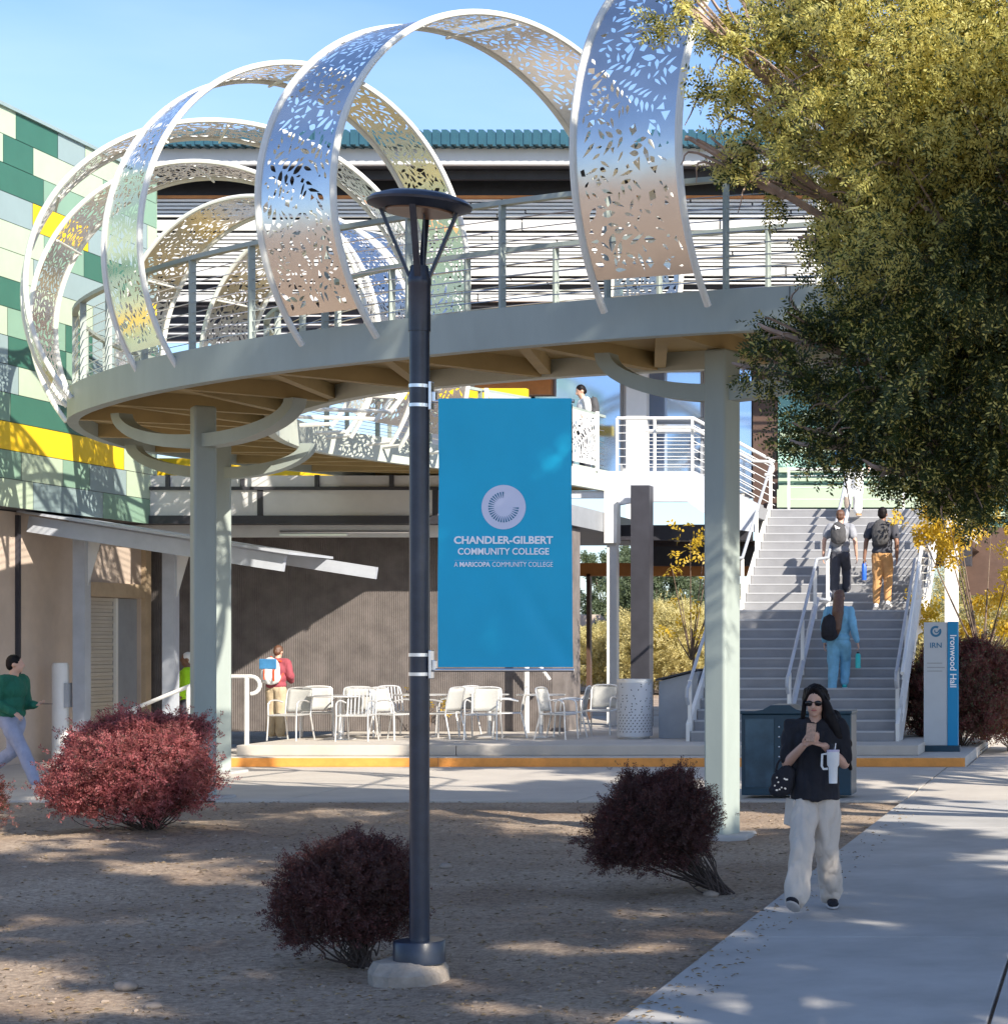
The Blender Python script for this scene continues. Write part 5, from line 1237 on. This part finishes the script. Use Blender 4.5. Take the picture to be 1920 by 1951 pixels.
q = MB(); q.tube([(.015, 0, .27), (.022, 0, .325)], .0045, 8); q.build('straw', M['c_white'], tb)
q = MB(); q.tube([(-.047, 0, .24), (-.088, 0, .235), (-.092, 0, .14), (-.078, 0, .115), (-.042, 0, .118)], .010, 8); q.build('handle', M['c_white'], tb, smooth=True)
hb = empty('handbag', 'small black studded handbag hanging from the elbow of the woman', 'handbag', at_w((-.140*u, -.05*u, .575*u)))
q = MB(); q.ell((0, 0, 0), (.085, .05, .095), 14); q.ell((.03, 0, .06), (.065, .04, .06), 12); q.ell((-.02, 0, -.06), (.085, .048, .055), 12); voxel(q, 'bag', M['c_black'], hb, .008, 3, .006, 20)
q = MB(); rg = random.Random(4)
for i in range(12): q.lathe([(.003, 0), (.0065, 0), (.0065, .004), (.003, .004)], (0, 0, 0), 8); k_ = len(q.v)-32; a, b_ = rg.uniform(-.055, .05), rg.uniform(-.07, .04); q.v[k_:] = [(x+a, -.052 - z + .25*(a*a+b_*b_)*6*.6, y+b_) for x, y, z in q.v[k_:]]
q.build('studs', M['silver'], hb); q = MB(); q.tube(catmull([(-.05, 0, .06), (-.035, 0, .13), (.0, 0, .165), (.04, 0, .13), (.06, 0, .07)], 4), .009, 6); q.build('strap', M['c_black'], hb, smooth=True)
q = MB(); q.lathe([(.020*u, -.007), (.0225*u, -.007), (.0225*u, .007), (.020*u, .007)], n=16); o = q.build('wrist_band', M['rubber'], smooth=True)
o.location = at_w((.068*u, -.148*u, .722*u)); o.rotation_euler = Vector((-.8, -.95, .62)).to_track_quat('Z', 'Y').to_euler(); tag(o, 'black watch on the left wrist of the woman on the path', 'watch')
q = MB(); q.box(-.05, .05, -.012, .012, -.10, .10); o = q.build('pocket', M['c_cream'], wom, bevel=.01); o.location = (-.110*u, -.035*u, .44*u); o.rotation_euler = (0, R(8), R(-50))
# --- man in green, left edge
P = dict(legs={-1: ((-.04, -.12, .30), (-.05, -.245, .045), (0, -1, .05)), 1: ((.04, .02, .275), (.05, .27, .10), (0, -1, -.75))},
         arms={-1: ((-.13, .03, .64), (-.10, -.10, .57), (.1, -.7, -.5), (.3, 0, -.9), 35), 1: ((.13, -.02, .62), (.09, -.13, .62), (0, -1, .1), (-.4, 0, .9), 35)},
         shirt=.02, sleeve=1.95, sr=.040, pant=(.062, .050, .040), lean=(0, -.02, 0), yaw=30, fold=.012, head=(0, -.01, 0))
grn, hc, T_ = person('man in green hoodie and pale jeans striding in at the left edge', (WX(22, 28.2), 28.2, .012), R(78), 1.80, P, (M['skin'], M['c_green'], M['c_jean'], M['c_white'], M['hair_black']), .013, False)
backpack(grn, 'dark backpack on the man in the green hoodie', (0, .19, 1.28), M['c_navy'])
q = MB(); q.box(-.035, .035, -.075, .075, -.004, .004); o = q.build('phone', M['dark'], bevel=.003); o.location = Matrix.Translation(grn.location) @ Matrix.Rotation(R(78), 4, 'Z') @ Vector((.14, -.42, 1.13)); o.rotation_euler = (0, 0, R(78)); tag(o, 'dark phone held out by the man in the green hoodie', 'phone')
# --- student with colourful backpack, from behind
P = dict(legs={-1: ((-.055, -.01, .285), (-.06, .02, .045), (-.2, -1, 0)), 1: ((.06, -.03, .285), (.065, -.02, .045), (.2, -1, 0))},
         arms={-1: ((-.145, -.03, .66), (-.09, -.14, .60), (.3, -.9, .1), (.6, 0, .3), 35), 1: ((.145, -.03, .66), (.09, -.14, .60), (-.3, -.9, .1), (-.6, 0, .3), 35)},
         shirt=.02, sleeve=1.9, sr=.042, pant=(.068, .058, .054), pitch=18, lean=(0, -.03, 0), fold=.012, head=(0, -.015, -.01))
std, hc, T_ = person('student in maroon sweater and khaki trousers standing with back turned on the patio', (WX(526, 35.9), 35.9, .332), R(172), 1.60, P, (M['skin'], M['c_maroon'], M['c_khaki'], M['c_khaki'], M['hair_brown']), .013)
bp_ = backpack(std, 'white and blue backpack with orange straps on the student in maroon', (0, .17, 1.14), M['c_white'], .36, .48, .15, strap=M['c_red'])
q = MB(); q.box(-.155, .155, .085, .10, .04, .21); q.build('blue_flap', M['c_blue'], bp_, bevel=.01); q = MB(); q.box(-.12, -.09, .085, .105, -.17, .03); q.build('orange_tab', M['c_red'], bp_, bevel=.005); q = MB(); q.box(.06, .08, .085, .105, -.14, .03); q.build('orange_tab', M['c_red'], bp_, bevel=.005)
# --- worker in lime vest
P = dict(legs={-1: ((-.055, 0, .285), (-.06, 0, .045), (-.2, -1, 0)), 1: ((.06, 0, .285), (.065, 0, .045), (.2, -1, 0))},
         arms={-1: ((-.15, .0, .66), (-.13, -.08, .52), (0, -.3, -.9), (.9, 0, 0), 25), 1: ((.15, .0, .66), (.13, -.08, .52), (0, -.3, -.9), (-.9, 0, 0), 25)}, shirt=.028, sleeve=1.5, sr=.042, fold=.01)
wk_, hc, T_ = person('worker in lime yellow jacket and pale cap partly hidden by the left column', (WX(357, 36.6), 36.6, .02), R(-70), 1.78, P, (M['skin_dark'], M['c_lime'], M['c_navy'], M['c_navy'], M['c_white']), .014)
# --- climbers
def zr(y): return zst(y) - (0 if 38.1 <= y <= 39.6 else 0)
P = dict(legs={-1: ((-.05, -.12, .36), (-.055, -.10, .145), (-.1, -1, 0)), 1: ((.05, .02, .28), (.055, .06, .05), (.1, -1, -.2))},
         arms={-1: ((-.165, .03, .66), (-.175, -.01, .50), (-.1, -.2, -.9), (.9, 0, 0), 30), 1: ((.165, .03, .66), (.175, .02, .50), (.1, -.2, -.9), (-.9, 0, 0), 30)},
         shirt=.018, sleeve=.62, sr=.045, pant=(.062, .052, .046), lean=(0, -.03, 0), fold=.012)
s1, hc, T_ = person('man in grey t-shirt with black backpack climbing beside the centre rail', (WX(1600, 40.0), 40.0, 2.72), R(178), 1.78, P, (M['skin'], M['c_grey'], M['c_navy'], M['c_navy'], M['hair_brown']), .013)
b1 = backpack(s1, 'black backpack with a small white emblem on the man in the grey t-shirt', (0, .19, 1.31), M['c_bag'])
q = MB(); q.add([(-.055, .115, .10), (-.01, .118, .115), (.03, .118, .14), (.06, .115, .15), (.04, .118, .11), (.03, .118, .06), (.01, .118, .085), (-.03, .118, .075)], [(0,1,2,3,4,5,6,7)]); q.build('emblem', M['ink'], b1, fix=False)
P2 = dict(P); P2['pant'] = (.058, .046, .034)
P2['arms'] = {-1: ((-.15, .03, .65), (-.15, .02, .50), (0, -.2, -.95), (.9, 0, 0), 30), 1: ((.15, .04, .65), (.165, .06, .49), (0, -.1, -.95), (-.9, 0, 0), 55)}
P2['legs'] = {-1: ((-.05, -.06, .30), (-.06, .02, .07), (-.1, -1, -.3)), 1: ((.05, -.03, .28), (.06, .0, .05), (.1, -1, 0))}
s2, hc, T_ = person('man in dark t-shirt and tan trousers climbing the stairs with a blue bottle', (WX(1680, 39.2), 39.2, 2.60), R(176), 1.90, P2, (M['skin_dark'], M['c_navy'], M['c_tan'], M['c_white'], M['hair_black']), .013)
backpack(s2, 'dark grey drawstring backpack on the man in tan trousers', (0, .20, 1.40), M['c_bag'], .32, .50)
def bottle(label, p, m, h=.27, r=.037):
    t = empty('water_bottle', label, 'bottle', p); q = MB(); q.lathe([(.001, 0), (r, 0), (r, h*.8), (r*.6, h*.9), (.001, h*.9)], n=18); q.build('body', m, t, smooth=True)
    q = MB(); q.lathe([(r*.55, h*.88), (r*.55, h), (.001, h)], n=14); q.build('cap', M['dark'], t, smooth=True)
Mx = Matrix.Translation(s2.location) @ Matrix.Rotation(s2.rotation_euler.z, 4, 'Z')
bottle('bright blue water bottle hanging from the hand of the man in tan trousers', Mx @ Vector((.32, .10, .52)), M['bottle_blue'], .36, .045)
def hair_back(h, hc, r3, u):
    V_ = lambda x, y, z: hc + r3 @ Vector((x*u, y*u, z*u))
    h.ell(V_(0, .014, .022), (.050*u, .056*u, .052*u), 16, r3); h.ell(V_(0, .035, -.01), (.047*u, .040*u, .055*u), 12, r3)
    h.cap(V_(0, .045, -.02), V_(.0, .075, -.16), .050*u, .054*u, 12); h.cap(V_(.0, .075, -.16), V_(-.005, .082, -.30), .052*u, .032*u, 12); h.cap(V_(-.005, .082, -.30), V_(-.005, .07, -.345), .026*u, .012*u, 10)
P3 = dict(legs={-1: ((-.045, -.10, .35), (-.045, -.04, .14), (-.1, -1, 0)), 1: ((.05, .0, .28), (.055, .05, .05), (.1, -1, -.2))},
          arms={-1: ((-.135, .02, .66), (-.17, .0, .52), (-.2, -.2, -.9), (.9, 0, 0), 55), 1: ((.13, .03, .66), (.13, .0, .52), (.1, -.2, -.9), (-.9, 0, 0), 30)},
          shirt=.016, sleeve=1.9, sr=.036, pant=(.062, .050, .040), lean=(0, -.03, 0), fold=.010, hairfn=hair_back, pitch=8)
s3, hc, T_ = person('girl with long brown hair in pale blue tracksuit climbing the shaded stairs', (WX(1597, 35.9), 35.95, 0.99), R(178), 1.88, P3, (M['skin'], M['c_sky'], M['c_sky'], M['bottle_teal'], M['hair_brown']), .013, True)
backpack(s3, 'black backpack slung on the left shoulder of the girl in pale blue', (.13, .17, 1.22), M['c_black'], .30, .46, .18, rz=.25)
Mx = Matrix.Translation(s3.location) @ Matrix.Rotation(s3.rotation_euler.z, 4, 'Z')
bottle('turquoise water bottle in the right hand of the girl in pale blue', Mx @ Vector((-.325, -.03, .53)), M['bottle_teal'], .28, .045)
P4 = dict(legs={-1: ((-.05, -.02, .28), (-.05, .0, .05), (-.1, -1, 0)), 1: ((.05, -.08, .30), (.055, .12, .20), (.1, -.6, -.9))},
          arms={-1: ((-.16, .02, .66), (-.17, -.02, .55), (0, -.2, -.9), (.9, 0, 0), 30), 1: ((.18, -.02, .66), (.22, -.10, .60), (.3, -.5, .3), (-.9, 0, 0), 30)}, shirt=.02, sleeve=.7, sr=.046, pant=(.066, .056, .048), fold=.012, sole=M['beige'])
s4, hc, T_ = person('person in white trousers at the top of the stairs, upper body behind foliage', (WX(1625, 42.4), 42.4, 4.50), R(178), 1.82, P4, (M['skin'], M['c_blue'], M['c_white'], M['c_tan'], M['hair_brown']), .013)
P5 = dict(legs={-1: ((-.05, 0, .28), (-.05, 0, .045), (0, -1, 0)), 1: ((.05, 0, .28), (.05, .03, .045), (0, -1, 0))},
          arms={-1: ((-.14, .02, .65), (-.10, -.10, .60), (.3, -.8, .1), (.5, 0, .3), 30), 1: ((.14, .02, .65), (.10, -.10, .60), (-.3, -.8, .1), (-.5, 0, .3), 30)}, shirt=.016, sleeve=.6, sr=.042, pitch=24, head=(0, -.03, -.008), fold=.01)
s5, hc, T_ = person('dark haired person looking down at the walkway end above the banner corner', (WX(1112, 41.6), 41.6, 5.30), R(-62), 1.78, P5, (M['skin'], M['c_white'], M['c_navy'], M['c_navy'], M['hair_black']), .013)
backpack(s5, 'dark backpack on the person at the end of the walkway', (0, .19, 1.32), M['c_bag'])
bpy.data.scenes.remove(TMP)
